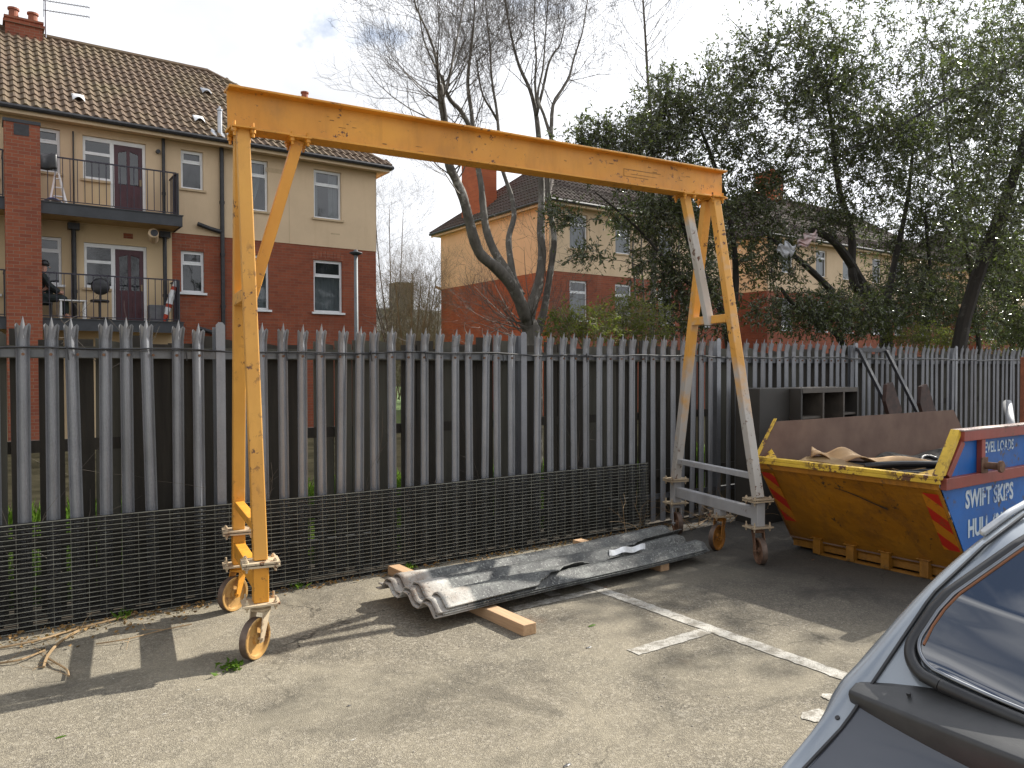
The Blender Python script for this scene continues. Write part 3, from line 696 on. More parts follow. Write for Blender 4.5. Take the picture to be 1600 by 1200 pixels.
def mk_chev():
    t = NT('red_and_orange_chevron'); sp = t.N('ShaderNodeSeparateXYZ'); t.L(t.pos, sp.inputs[0])
    v = t.math('ADD', t.math('MULTIPLY', sp.outputs[1], -.9), sp.outputs[2]); v = t.math('FRACT', t.math('MULTIPLY', v, 4.6)); s_ = t.math('GREATER_THAN', v, .5)
    c = t.mix(s_, (.55, .20, .01), (.52, .025, .012)); c = t.mix(t.ramp(t.noise(14, 6, .7), .55, .7), c, (.22, .08, .02)); return t.fin(c, .4)
CHEV = mk_chev()
def slope(y, z, off=.010):
    t_ = (ZR - .03 - z) / (ZR - .03 - ZB); x = XL + .03 + (xb0 - XL) * t_; nrm = Vector((-(ZR - .03 - ZB), 0, -(xb0 - XL))).normalized(); return Vector((x, y, z)) + nrm * off
for ya, yb in ((YN + .03, YN + .15), (YFR - .15, YFR - .03)):
    st = MB(); st.grid(lambda a, c: slope(ya + (yb - ya) * c, .76 - .52 * a, .016), 4, 1); o = st.build('reflective_strip', CHEV, sk, recalc=False, solid=.002)
# long gouge marks on the end panel
GO = M_var('gouged_bare_steel', (.03, .02, .014), (.06, .035, .02), 20, .7)
st = MB()
def gouge(y0, z0, y1, z1, w):
    N_ = 8; A = []; B = []
    for i in range(N_ + 1):
        t_ = i / N_; yy = y0 + (y1 - y0) * t_; zq = z0 + (z1 - z0) * t_ + .008 * math.sin(t_ * 5); ww = w * (.3 + .7 * t_) * random.uniform(.6, 1.2)
        A.append(slope(yy, zq + ww / 2, .0165)); B.append(slope(yy, zq - ww / 2, .0165))
    for i in range(N_): st.poly([A[i], A[i + 1], B[i + 1], B[i]])
gouge(3.62, .70, 3.22, .58, .022)
for _ in range(34):
    y = random.uniform(2.95, 4.1); z = random.uniform(.25, .74); l_ = random.uniform(.01, .05); gouge(y, z, y + random.uniform(-l_, l_), z - random.uniform(0, l_), random.uniform(.004, .012))
st.build('scratches', GO, sk, recalc=False)
# lettering
LET = M_paint('faded_white_lettering', (.56, .62, .66), (.40, .50, .58), rust=(.02, .09, .30), amt=.525, dirt=.2)
def text(body, x, z, size, y, name='lettering', sx=1.0, mat=LET, parent=None, off=.011):
    cu = bpy.data.curves.new('t', 'FONT'); cu.body = body; cu.size = size; cu.offset = off * size; cu.extrude = .0008; cu.resolution_u = 3
    to = bpy.data.objects.new('t', cu); COL.objects.link(to)
    bpy.context.view_layer.update(); dg = bpy.context.evaluated_depsgraph_get(); me = bpy.data.meshes.new_from_object(to.evaluated_get(dg)); bpy.data.objects.remove(to)
    # serifs and stencil gaps come from short bars across the strokes
    o = bpy.data.objects.new(name, me); COL.objects.link(o); me.materials.clear(); me.materials.append(mat)
    o.parent = parent; o.rotation_euler = (R(90), 0, 0); o.scale = (sx, 1, 1); o.location = Vector((x, y, z)) - parent.location
    return o
text('SWIFT SKIPS', XL + .42, ZR - .245, .185, YN - .0025, sx=.80, parent=sk, off=.034)
text('HULL (01482)', XL + .46, ZR - .47, .185, YN - .0025, sx=.80, parent=sk, off=.034)
text('LEVEL LOADS', XL + .67, ZR + .155, .115, YN - .0025, sx=.80, parent=sk, off=.02)
# skip contents
CARD = M_var('brown_board', (.46, .30, .15), (.30, .18, .085), 5, .7, 0, .2)
cb_ = MB(); cb_.grid(lambda a, c: (6.02 + .52 * a + .28 * c, 4.02 - .95 * a + .18 * c, .885 - .10 * a ** 1.4 + .035 * c + .035 * math.sin(a * 15 + c * 2.5 + 2 * math.sin(a * 4)) + .015 * math.sin(c * 7 + a * 3)), 60, 12)
tag(cb_.build('crumpled_board', CARD, None, solid=.006, smooth=True), 'wavy light brown board lying on top of the rubbish in the skip', 'board')
cb_ = MB(); cb_.grid(lambda a, c: (5.93 + .18 * a + .14 * c, 4.10 - .55 * a, .845 + .02 * math.sin(a * 5.2) + .035 * c - .03 * a), 20, 6)
tag(cb_.build('crumpled_board', M_var('dull_tan_board', (.33, .22, .10), (.22, .14, .06), 5, .75), None, solid=.006, smooth=True), 'darker tan board tucked under the wavy board in the skip', 'board')
for i in range(14):
    P = []; y0 = random.uniform(3.15, 4.0); x0 = random.uniform(5.8, 6.0)
    for k in range(8): t_ = k / 7; P.append((x0 + .75 * t_ + .03 * i, max(2.85, y0 - .75 * t_) + .05 * math.sin(t_ * 4 + i), .755 + .05 * t_ + .03 * math.sin(t_ * 3 + i) + .018 * (i % 4) + .02))
    hb = MB(); hb.tube(P, random.choice([.012, .02, .03]), 8)
    tag(hb.build('pipe', BLACKPL, None, smooth=True), 'black plastic pipe among the tangle of pipes in the skip', 'pipe', 'black pipes lying in the skip')
hb = MB(); c0 = Vector((6.75, 3.35, .84)); hb.tube(smooth_line([c0 + Vector((.13 * math.cos(a * .55), .13 * math.sin(a * .55) - .02 * a, .055 * math.sin(a * .55 + .6))) for a in range(0, 26)], 2), .020, 8)
tag(hb.build('hose', BLACKPL, None, smooth=True), 'thick black hose coiled at the back of the skip', 'hose')
fl = MB(); fl.grid(lambda a, c: (xb0 - .2 + 2.9 * a, YN + .03 + (YFR - YN - .06) * c, .70 + .08 * math.sin(a * 7 + c * 9) + .05 * math.sin(a * 17 + c * 4)), 24, 16)
tag(fl.build('rubbish', M_var('dark_rubbish', (.02, .02, .018), (.07, .06, .05), 12, .8, 0, .8), None), 'dark heap of rubbish filling the skip below its rim', 'rubbish', kind='stuff')

# ------------------------------------------------------------------ cabinet, frames and odds behind the skip
CAB = M_var('grey_brown_cabinet_paint', (.030, .027, .023), (.042, .038, .032), 3, .6, 0, .1)
CABE = M_var('cabinet_edge', (.09, .075, .058), (.06, .05, .04), 8, .6)
cbn = thing('open_cabinet', (7.9, 5.2, 0), 'tall grey brown open fronted cabinet with shelves against the fence', 'cabinet')
x0, x1, y0, y1, H = 7.30, 8.42, 5.0, 5.46, 1.455
mb = MB(); mb.box((x0, y0, 0), (x0 + .03, y1, H)); mb.build('side_panel', CAB, cbn); mb = MB(); mb.box((x1 - .03, y0, 0), (x1, y1, H)); mb.build('side_panel', CAB, cbn)
mb = MB(); mb.box((x0 + .03, y1 - .02, 0), (x1 - .03, y1, H)); mb.build('back_panel', BLACKM, cbn)
mb = MB(); mb.box((x0 + .03, y0 - .004, H - .05), (x1 - .03, y1 - .021, H)); mb.build('top', CABE, cbn)
for x in (x0 + .40, x0 + .80): mb = MB(); mb.box((x, y0 - .003, 0), (x + .03, y1 - .021, H - .051)); mb.build('divider', CABE, cbn)
for xa, xb, z in ((x0 + .031, x0 + .399, 1.12), (x0 + .831, x1 - .031, 1.14), (x0 + .031, x0 + .399, .7), (x0 + .431, x0 + .799, .62), (x0 + .831, x1 - .031, .66)):
    mb = MB(); mb.box((xa, y0 + .02, z), (xb, y1 - .022, z + .025)); mb.build('shelf', CABE, cbn)
mb = MB(); mb.box((x0 - .52, y0 + .14, 0), (x0 - .004, y1, 1.46)); 
tag(mb.build('steel_locker', CAB, bevel=.006), 'plain dark grey locker standing against the left of the shelved cabinet', 'locker')
lf = thing('leaning_frame', (9.9, 5.45, 0), 'black steel ladder-like frame leaning against the fence behind the skip', 'frame')
def lean(pu, pv, qu, qv, Y0, Y1, w, nm):
    mb = MB(); mb.bar(at(pu, pv, Y0), at(qu, qv, Y1), w, w * .6, side=(1, 0, 0)); mb.build(nm, BLACKM, lf)
lean(1342, 546, 1420, 700, 5.68, 5.0, .06, 'rail'); lean(1385, 548, 1462, 700, 5.68, 5.0, .06, 'rail'); lean(1338, 546, 1390, 548, 5.7, 5.7, .05, 'crosspiece')
for (u_, v_, du, dv, lb) in ((1392, 597, 18, 44, 'dark rusty bracket with curved edge leaning left of its twin behind the skip'), (1446, 600, 17, 42, 'dark rusty bracket with curved edge leaning right of its twin behind the skip')):
    c0 = at(u_, v_, 5.1); mb = MB(); P = [at(u_ - 6, v_ + 4, 5.1), at(u_ + 3, v_, 5.1), at(u_ + 8, v_ + 14, 5.1), at(u_ + du, v_ + dv, 5.1), at(u_ + 4, v_ + dv + 30, 5.1), at(u_ - 8, v_ + 30, 5.1)]
    mb.prism(P, (0, .05, 0)); tag(mb.build('bracket', M_var('dark_rust', (.03, .018, .014), (.07, .035, .025), 12, .7), bevel=.004), lb, 'bracket')
mb = MB(); P = [at(1583, 690, 4.6), at(1574, 629, 4.9)]; mb.cyl(P[0], P[1], .055, 16)
tag(mb.build('pipe', M_var('pale_grey_plastic', (.42, .42, .43), (.33, .33, .34), 8, .5), smooth=True), 'pale grey plastic pipe standing upright behind the lettered side of the skip', 'pipe')
mb = MB(); q_ = at(1600, 600, 4.9); mb.box((q_.x - .06, q_.y - .03, 0), (q_.x + .12, q_.y + .03, at(1600, 558, 4.9).z)); tag(mb.build('rusty_post', M_var('orange_rust', (.30, .10, .045), (.20, .07, .035), 8, .8), bevel=.006), 'thick orange rusted steel post at the right edge beyond the skip', 'post')

# ------------------------------------------------------------------ houses
BRK = M_brick('red_brick', (.29, .075, .032), (.20, .048, .023), (.21, .12, .08))
BRKG = M_brick('orange_brick_gable', (.42, .105, .035), (.32, .070, .025), (.27, .14, .08), 'y')
BRKGD = M_brick('red_brick_end', (.25, .065, .03), (.17, .042, .022), (.19, .11, .075), 'y')
BRKP = M_brick('pier_brick', (.30, .085, .040), (.20, .050, .028), (.24, .16, .11), blotch=.3)
CREAM = M_render('cream_render', (.66, .50, .33)); CREAMB = M_render('cream_painted_brick', (.62, .47, .29), courses=True)
PEACH = M_render('peach_render', (.78, .52, .30)); 
WHITE = M_var('white_upvc', (.78, .79, .80), (.70, .71, .72), 5, .35, 0, 0)
MAROON = M_var('maroon_door', (.070, .014, .022), (.050, .010, .016), 5, .4, 0, .1)
DARKG = M_var('dark_grey_fascia', (.030, .033, .038), (.045, .048, .055), 4, .6, 0, .1)
SILL = M_var('stone_sill', (.50, .38, .24), (.42, .32, .20), 6, .8)
CURT = M_var('white_net_curtain', (.60, .62, .62), (.42, .44, .45), 22, .8, 0, .4, 30, stretch=(1, 1, .05))
INT = M_var('dark_room', (.035, .04, .05), (.02, .024, .03), 1, .9, 0, 0)
POT = M_var('terracotta', (.30, .10, .055), (.20, .07, .04), 8, .8)
def mk_glass():
    t = NT('window_glass'); t.b.inputs['Base Color'].default_value = (.02, .025, .03, 1); t.b.inputs['Roughness'].default_value = .03; t.b.inputs['IOR'].default_value = 2.2
    tr = t.N('ShaderNodeBsdfTransparent'); tr.inputs[0].default_value = (.80, .86, .88, 1); mxs = t.N('ShaderNodeMixShader'); mxs.inputs[0].default_value = .6
    t.L(tr.outputs[0], mxs.inputs[1]); t.L(t.b.outputs[0], mxs.inputs[2]); t.L(mxs.outputs[0], t.out.inputs[0])
    t.bump(t.noise(1.1, 2), .25, .05); return t.mat
GLASS = mk_glass()

def wall_holes(y, x0, x1, z0, z1, holes, rev=.12):
    """front wall (facing -Y) as cells with openings and reveals"""
    mb = MB(); xs = sorted({x0, x1, *[h[0] for h in holes], *[h[1] for h in holes]}); zs = sorted({z0, z1, *[h[2] for h in holes], *[h[3] for h in holes]})
    xs = [x for x in xs if x0 <= x <= x1]; zs = [z for z in zs if z0 <= z <= z1]
    for a, b_ in zip(xs[:-1], xs[1:]):
        for c, d_ in zip(zs[:-1], zs[1:]):
            mx_, mz = (a + b_) / 2, (c + d_) / 2
            if any(h[0] < mx_ < h[1] and h[2] < mz < h[3] for h in holes): continue
            mb.poly([(a, y, c), (b_, y, c), (b_, y, d_), (a, y, d_)])
    for h in holes:
        if h[0] < x0 or h[1] > x1 or h[3] <= z0 or h[2] >= z1: continue
        a, b_, c, d_ = h; c = max(c, z0); d_ = min(d_, z1)
        mb.poly([(a, y, c), (a, y + rev, c), (a, y + rev, d_), (a, y, d_)]); mb.poly([(b_, y, c), (b_, y, d_), (b_, y + rev, d_), (b_, y + rev, c)])
        mb.poly([(a, y, d_), (a, y + rev, d_), (b_, y + rev, d_), (b_, y, d_)]); mb.poly([(a, y, c), (b_, y, c), (b_, y + rev, c), (a, y + rev, c)])
    return mb
def window(par, x0, x1, z0, z1, y, curtain=None, fan=.30, sill=True, sillm=None):
    """white frame, transom with top light, glass, sill, curtain"""
    fy = y + .07; w = MB(); t_ = .055
    zt = z1 - (z1 - z0) * fan
    w.box((x0 + .001, fy, z0 + .001), (x0 + t_, fy + .05, z1 - .001)); w.box((x1 - t_, fy, z0 + .001), (x1 - .001, fy + .05, z1 - .001))
    w.box((x0 + t_, fy, z0 + .001), (x1 - t_, fy + .05, z0 + t_)); w.box((x0 + t_, fy, z1 - t_), (x1 - t_, fy + .05, z1 - .001)); w.box((x0 + t_, fy - .004, zt - .03), (x1 - t_, fy + .05, zt + .03))
    # inner casement of the top light
    for a, b_ in (((x0 + t_, fy - .012, zt + .03), (x1 - t_, fy - .001, zt + .055)), ((x0 + t_, fy - .012, z1 - t_ - .022), (x1 - t_, fy - .001, z1 - t_)), ((x0 + t_, fy - .012, zt + .055), (x0 + t_ + .022, fy - .001, z1 - t_ - .022)), ((x1 - t_ - .022, fy - .012, zt + .055), (x1 - t_, fy - .001, z1 - t_ - .022))): w.box(a, b_)
    win = w.build('window', WHITE, par)
    gl = MB(); gl.poly([(x0 + t_, fy + .02, z0 + t_), (x1 - t_, fy + .02, z0 + t_), (x1 - t_, fy + .02, zt - .03), (x0 + t_, fy + .02, zt - .03)]); gl.poly([(x0 + t_, fy + .021, zt + .03), (x1 - t_, fy + .021, zt + .03), (x1 - t_, fy + .021, z1 - t_), (x0 + t_, fy + .021, z1 - t_)])
    gl.build('pane', GLASS, win, recalc=False)
    if curtain:
        c = MB(); wd = x1 - x0 - .02
        def band(a0, a1, sweep=0):
            c.grid(lambda a, b_: (x0 + .01 + wd * (a0 + (a1 - a0) * a * (1 - sweep * (1 - b_) ** 2 * .45)), y + .20 + .018 * math.sin(a * 34 * (a1 - a0) + b_), z0 + (z1 - z0) * b_), 26, 6)
        if curtain == 'full': band(0, 1)
        elif curtain == 'sides': band(0, .22); band(.62, 1)
        elif curtain == 'left': band(0, .85, 1)
        elif curtain == 'half': c.grid(lambda a, b_: (x0 + .01 + wd * a, y + .20 + .015 * math.sin(a * 30), z0 + (z1 - z0) * .72 * b_), 26, 4)
        c.build('curtain', CURT, win, smooth=True)
    if sill:
        s_ = MB(); s_.box((x0 - .06, y - .06, z0 - .055), (x1 + .06, y + .05, z0 - .001)); s_.build('sill', sillm or SILL, win)
    rb = MB(); rb.box((x0 - .3, y + .9, z0 - .3), (x1 + .3, y + .91, z1 + .2))
    rb.build('room_back', INT, win)
    return win
def tiles(x0, x1, y0, z0, y1, z1, hipl, hipr, mat, name, par, pitch=.2, course=.345, seg=5, axis='x'):
    """tiled slope: eave (y0,z0) to ridge (y1,z1); hip trims. axis 'y' swaps x and y."""
    mb = MB(); Ls = math.hypot(y1 - y0, z1 - z0); nr = int(round(Ls / course)); nh = Vector((0, -(z1 - z0), (y1 - y0))).normalized()
    if nh.z < 0: nh = -nh
    for r_ in range(nr):
        ta, tb = r_ / nr, (r_ + 1) / nr + .02
        xa = x0 + hipl * ta; xb = x1 - hipr * ta
        if xb - xa < .05: continue
        ncol = max(1, int((xb - xa) / (pitch / seg))); k = len(mb.v)
        for i in range(ncol + 1):
            x = xa + (xb - xa) * i / ncol; ph = (x / pitch) % 1.0; h = .050 * (math.sin(ph * 2 * math.pi) * .5 + .5) ** 1.3
            ya, za = y0 + (y1 - y0) * ta, z0 + (z1 - z0) * ta; yb, zb = y0 + (y1 - y0) * min(tb, 1), z0 + (z1 - z0) * min(tb, 1)
            jo = random.gauss(0, .0015)
            for (yy, zq, o_) in ((ya, za, h + .004), (ya, za, h + .052 + jo), (yb, zb, h + .012)):
                P = (x, yy + nh.y * o_, zq + nh.z * o_); mb.v.append(P if axis == 'x' else (P[1], P[0], P[2]))
        for i in range(ncol):
            a = k + i * 3; mb.face((a, a + 3, a + 4, a + 1)); mb.face((a + 1, a + 4, a + 5, a + 2))
    return mb.build(name, mat, par, recalc=False)
def mk_tile(name, c1, c2, moss):
    t = NT(name); c = t.mix(t.ramp(t.noise(5, 5, .6), .3, .7), c1, c2); c = t.mix(t.math('MULTIPLY', t.ramp(t.noise(.7, 5, .6), .45, .75), .7), c, moss)
    v = t.N('ShaderNodeTexVoronoi'); t.L(t.pos, v.inputs['Vector']); v.inputs['Scale'].default_value = 4; c = t.mix(t.math('MULTIPLY', v.outputs['Distance'], .3), c, (.03, .02, .015))
    t.bump(t.noise(60), .3, .004); return t.fin(c, .85)
TILE = mk_tile('brown_concrete_tile', (.150, .098, .058), (.095, .060, .038), (.145, .118, .055)); TILEB = mk_tile('dark_brown_tile', (.085, .060, .048), (.06, .042, .034), (.07, .065, .04))

def house(name, X0, X1, Y0, Y1, label, wins, frontm_low, frontm_hi, gable, tile, hip=4.1, zbr=5.15, ze=7.55, zr=10.75, wallparts=None, group='brick and render housing blocks'):
    h = thing(name, ((X0 + X1) / 2, (Y0 + Y1) / 2, 0), label, 'house', group)
    holes = [w_[:4] for w_ in wins]
    segs = wallparts or [(X0, X1, 0, zbr, frontm_low), (X0, X1, zbr, ze - .1, frontm_hi)]
    for (a, b_, c, d_, m_) in segs:
        off = -.012 if c >= zbr - .01 else 0
        mbw = wall_holes(Y0 + off, a, b_, c, d_, holes, .15); mbw.build('wall', m_, h, recalc=False)
    for xg, s_ in ((X0, -1), (X1, 1)):
        mb = MB(); mb.poly([(xg, Y0, 0), (xg, Y1, 0), (xg, Y1, zbr), (xg, Y0, zbr)]); mb.build('wall', gable[0], h, recalc=False)
        mb = MB(); o_ = s_ * .012; mb.poly([(xg + o_, Y0 - .012, zbr), (xg + o_, Y1, zbr), (xg + o_, Y1, ze), (xg + o_, Y0 - .012, ze)]); mb.poly([(xg + o_, Y0 - .012, zbr), (xg, Y0 - .012, zbr), (xg, Y1, zbr), (xg + o_, Y1, zbr)]); mb.build('wall', gable[1], h, recalc=False)
    mb = MB(); mb.poly([(X0, Y1, 0), (X1, Y1, 0), (X1, Y1, ze), (X0, Y1, ze)]); mb.build('wall', frontm_low, h, recalc=False)
    mb = MB(); mb.poly([(X0 - .25, Y0 - .38, ze - .09), (X1 + .25, Y0 - .38, ze - .09), (X1 + .25, Y1 + .38, ze - .09), (X0 - .25, Y1 + .38, ze - .09)])
    for a, b_ in (((X0 - .25, Y0 - .40, ze - .13), (X1 + .25, Y0 - .381, ze + .03)), ((X0 - .27, Y0 - .40, ze - .13), (X0 - .251, Y1 + .4, ze + .03)), ((X1 + .251, Y0 - .40, ze - .13), (X1 + .27, Y1 + .4, ze + .03))): mb.box(a, b_)
    mb.build('soffit', CREAM, h)
    gt = MB()
    gt.tube([(X0 - .3, Y0 - .46, ze - .0), (X1 + .3, Y0 - .46, ze - .0)], .06, 8); gt.tube([(X0 - .33, Y0 - .46, ze), (X0 - .33, Y1 + .4, ze)], .06, 8); gt.tube([(X1 + .33, Y0 - .46, ze), (X1 + .33, Y1 + .4, ze)], .06, 8)
    gt.build('gutter', BLACKM, h)
    yr = (Y0 + Y1) / 2
    rf = tiles(X0 - .3, X1 + .3, Y0 - .42, ze + .02, yr, zr, hip, hip, tile, 'roof', h)
    mb = MB(); mb.poly([(X0 - .3, Y1 + .42, ze), (X1 + .3, Y1 + .42, ze), (X1 + .3 - hip, yr, zr), (X0 - .3 + hip, yr, zr)])
    mb.poly([(X1 + .3, Y0 - .42, ze), (X1 + .3, Y1 + .42, ze), (X1 + .3 - hip, yr, zr)])
    mb.poly([(X0 - .3, Y0 - .40, ze - .01), (X1 + .3, Y0 - .40, ze - .01), (X1 + .3 - hip, yr, zr - .03), (X0 - .3 + hip, yr, zr - .03)]); mb.build('roof', tile, h, recalc=False)
    tiles(Y0 - .42, Y1 + .42, X0 - .3, ze + .02, X0 - .3 + hip, zr, (Y1 - Y0 + .84) / 2, (Y1 - Y0 + .84) / 2, tile, 'roof', h, axis='y')
    rd = MB(); rd.tube([(X0 - .3 + hip, yr, zr + .04), (X1 + .3 - hip, yr, zr + .04)], .09, 8)
    for xe, xh in ((X0 - .3, X0 - .3 + hip), (X1 + .3, X1 + .3 - hip)):
        for ye in (Y0 - .42, Y1 + .42): rd.tube([(xe, ye, ze + .05), (xh, yr, zr + .04)], .075, 8)
    rd.build('ridge', tile, h)
    for w_ in wins:
        if len(w_) > 4 and w_[4] == 'door': continue
        window(h, *w_[:4], Y0, w_[4] if len(w_) > 4 else None, sillm=(WHITE if w_[3] < zbr else SILL))
    return h
def chimney(h, x0, x1, y0, y1, z0, z1, pots, mat):
    mb = MB(); mb.box((x0, y0, z0), (x1, y1, z1)); ch = mb.build('chimney', mat, h)
    mb = MB(); mb.box((x0 - .05, y0 - .05, z1 - .15), (x1 + .05, y1 + .05, z1 - .08)); mb.box((x0 - .03, y0 - .03, z1 - .03), (x1 + .03, y1 + .03, z1 + .03)); mb.build('chimney_cap', mat, ch)
    for (px, py, hh) in pots:
        mb = MB(); mb.lathe((px, py, z1 + .03), [(.14, 0), (.12, .05), (.11, hh - .06), (.14, hh - .05), (.14, hh), (.10, hh), (.10, hh - .15), (0, hh - .15)], 14); mb.build('chimney_pot', POT, ch, smooth=False)

YH = 20.75
dz = [(2.0, 3.37, 5.42, 7.27, 'door'), (2.0, 3.37, 2.83, 4.73, 'door')]
w1 = [(.72, 1.54, 6.28, 7.30, None), (4.18, 4.72, 6.30, 7.28, None), (5.57, 6.38, 5.94, 7.30, 'left'), (7.66, 8.47, 5.94, 7.30, 'sides'),
      (.72, 1.54, 3.68, 4.79, None), (4.16, 4.72, 3.66, 4.72, None), (5.57, 6.39, 3.30, 4.77, 'full'), (7.64, 8.49, 3.30, 4.77, 'half'), (-.75, .30, 6.0, 7.30, None), (-.75, .30, 3.4, 4.79, None)] + dz
wp = [(3.95, 9.54, 0, 5.15, BRK), (-9, 3.95, 0, 2.83, CREAMB), (-9, 3.95, 2.83, 5.15, CREAMB), (-9, 9.54, 5.15, 7.45, CREAM)]
H1 = house('apartment_block', -9, 9.54, YH, 28.3, 'nearest brick and cream apartment block with balconies behind the left of the fence', w1, BRK, CREAM, (BRKG, PEACH), TILE, wallparts=wp, zbr=5.15)
chimney(H1, .58, 1.42, 24.2, 24.9, 10.3, 11.02, [(.78, 24.55, .34), (1.22, 24.55, .32)], BRKP)
chimney(H1, 9.0, 9.6, 25.7, 26.5, 7.6, 11.02, [(9.3, 26.0, .28)], BRKG)
# door sets behind the balconies
for (z0, z1) in ((5.42, 7.27), (2.83, 4.73)):
    fy = YH + .06; d = MB()
    d.box((2.001, fy, z1 - .10), (3.369, fy + .06, z1 - .001)); d.box((2.58, fy, z0), (2.67, fy + .06, z1 - .10)); d.box((3.30, fy, z0), (3.369, fy + .06, z1 - .10)); d.box((2.001, fy, z0 + .82), (2.06, fy + .06, z1 - .10))
    d.box((2.06, fy, z0 + .82), (2.58, fy + .06, z0 + .89)); d.box((2.06, fy, z0 + 1.42), (2.58, fy + .06, z0 + 1.49))
    ds = d.build('door_set', WHITE, H1)
    mb = MB(); mb.box((2.001, fy - .05, z0), (2.58, fy + .06, z0 + .76)); mb.build('wall', CREAMB, H1); mb = MB(); mb.box((1.95, YH - .05, z0 + .76), (2.58, fy + .05, z0 + .815)); mb.build('sill', SILL, ds)
    gl = MB(); gl.poly([(2.06, fy + .02, z0 + .89), (2.58, fy + .02, z0 + .89), (2.58, fy + .02, z0 + 1.42), (2.06, fy + .02, z0 + 1.42)]); gl.poly([(2.06, fy + .02, z0 + 1.49), (2.58, fy + .02, z0 + 1.49), (2.58, fy + .02, z1 - .10), (2.06, fy + .02, z1 - .10)]); gl.build('pane', GLASS, ds, recalc=False)
    mb = MB(); mb.box((1.9, YH + .7, z0), (3.5, YH + .71, z1)); mb.build('room_back', INT, ds)
    dr = MB(); x0, x1 = 2.672, 3.298; zt = z1 - .103; a0, a1, c0, c1 = x0 + .09, (x0 + x1) / 2 - .035, (x0 + x1) / 2 + .035, x1 - .09; g0 = z0 + .80
    dr.box((x0, fy + .01, z0 + .01), (x1, fy + .05, g0)); dr.box((x0, fy + .01, g0), (a0, fy + .05, zt)); dr.box((a1, fy + .01, g0), (c0, fy + .05, zt)); dr.box((c1, fy + .01, g0), (x1, fy + .05, zt)); dr.box((a0, fy + .01, zt - .12), (a1, fy + .05, zt)); dr.box((c0, fy + .01, zt - .12), (c1, fy + .05, zt))
    dr.prism([(a0, fy + .01, zt - .12), (a0, fy + .01, zt - .18), (a1, fy + .01, zt - .12)], (0, .04, 0)); dr.prism([(c1, fy + .01, zt - .12), (c1, fy + .01, zt - .18), (c0, fy + .01, zt - .12)], (0, .04, 0))
    for a_, b_ in ((a0, a1), (c0, c1)): dr.box((a_ + .02, fy, z0 + .12), (b_ - .02, fy + .009, g0 - .12))
    dro = dr.build('door', MAROON, H1, bevel=.003)
    gl = MB(); gl.poly([(a0, fy + .03, g0), (a1, fy + .03, g0), (a1, fy + .03, zt - .1), (a0, fy + .03, zt - .1)]); gl.poly([(c0, fy + .03, g0), (c1, fy + .03, g0), (c1, fy + .03, zt - .1), (c0, fy + .03, zt - .1)]); gl.build('pane', GLASS, dro, recalc=False)
    hd = MB(); hd.box((x1 - .06, fy - .02, g0 + .0), (x1 - .03, fy + .009, g0 + .16)); hd.build('handle', M_var('brass', (.6, .45, .2), (.5, .35, .15), 5, .3, .8, 0), dro)
# balconies
RAILM = M_var('balcony_rail_paint', (.020, .016, .032), (.03, .025, .04), 6, .5, 0, 0)
SLABU = M_var('painted_slab_underside', (.46, .32, .16), (.38, .26, .13), 4, .85)
for z in (5.16, 2.57):
    for (xa, xb) in ((.98, 4.02), (-3.2, .52)):
        b_ = MB(); b_.box((xa, YH - .93, z), (xb, YH - .90, z + .25)); b_.box((xa, YH - .90, z), (xa + .03, YH - .013, z + .25)); b_.box((xb - .03, YH - .90, z), (xb, YH - .013, z + .25)); b_.box((xa - .02, YH - .95, z + .251), (xb + .02, YH - .87, z + .275))
        bo = b_.build('balcony', DARKG, H1)
        s_ = MB(); s_.box((xa + .031, YH - .899, z + .02), (xb - .031, YH - .013, z + .24)); s_.build('slab', SLABU, bo)
        r_ = MB(); top = z + .27 + 1.0; yy = YH - .88
        xra = xa + .1 if xa > 0 else xa; r_.box((xra, yy - .015, top), (xb - .12, yy + .015, top + .03)); r_.box((xra, yy - .012, z + .31), (xb - .12, yy + .012, z + .33))
        x = xra
        while x < xb - .12: r_.box((x - .008, yy - .008, z + .331), (x + .008, yy + .008, top - .001)); x += .145
        for (ya) in [YH - .88 + k * .14 for k in range(6)]: r_.box((xb - .13, ya - .008, z + .31), (xb - .114, ya + .008, top))
        r_.box((xb - .137, YH - .86, top), (xb - .107, YH - .05, top + .03)); r_.build('railing', RAILM, bo)
        if xa > 0:
            e_ = MB(); e_.box((xb - .10, YH - .90, z + .28), (xb - .07, YH - .30, top + .02)); e_.build('privacy_panel', DARKG, bo)
# brick pier
mb = MB(); mb.box((.42, YH - 1.0, 0), (1.085, YH - .55, 7.05)); pr = mb.build('pier', BRKP, H1)
mb = MB(); mb.box((.40, YH - 1.02, 7.051), (1.10, YH - .40, 7.12)); mb.build('pier_cap', DARKG, pr); mb = MB(); mb.box((.60, YH - 1.006, 6.78), (.88, YH - .999, 7.03)); mb.build('vent', BLACKM, pr)
# pipes
def pipe(P, r, mat=BLACKM, par=H1, nm='downpipe', col=True):
    m_ = MB(); m_.tube(P, r, 10)
    if col:
        z = P[1][2] + .6
        while z < P[0][2] - .3 and abs(P[0][0] - P[1][0]) < .01: m_.cyl((P[0][0], P[0][1], z), (P[0][0], P[0][1], z + .07), r * 1.25, 10); z += 1.35
    m_.build(nm, mat, par, smooth=False)
pipe([(5.16, YH - .09, 7.45), (5.16, YH - .09, 0)], .055); pipe([(3.76, YH - .08, 7.45), (3.76, YH - .08, 5.45)], .04); pipe([(3.76, YH - .12, 5.1), (3.76, YH - .12, 2.9)], .05); pipe([(1.78, YH - .12, 5.1), (1.78, YH - .12, 2.9)], .055)
pipe([(1.80, YH - .06, 7.3), (1.80, YH - .06, 5.5)], .018, nm='conduit', col=False)
for x in (1.78, 3.76): m_ = MB(); m_.box((x - .12, YH - .22, 4.98), (x + .12, YH - .02, 5.13)); m_.build('hopper', BLACKM, H1)
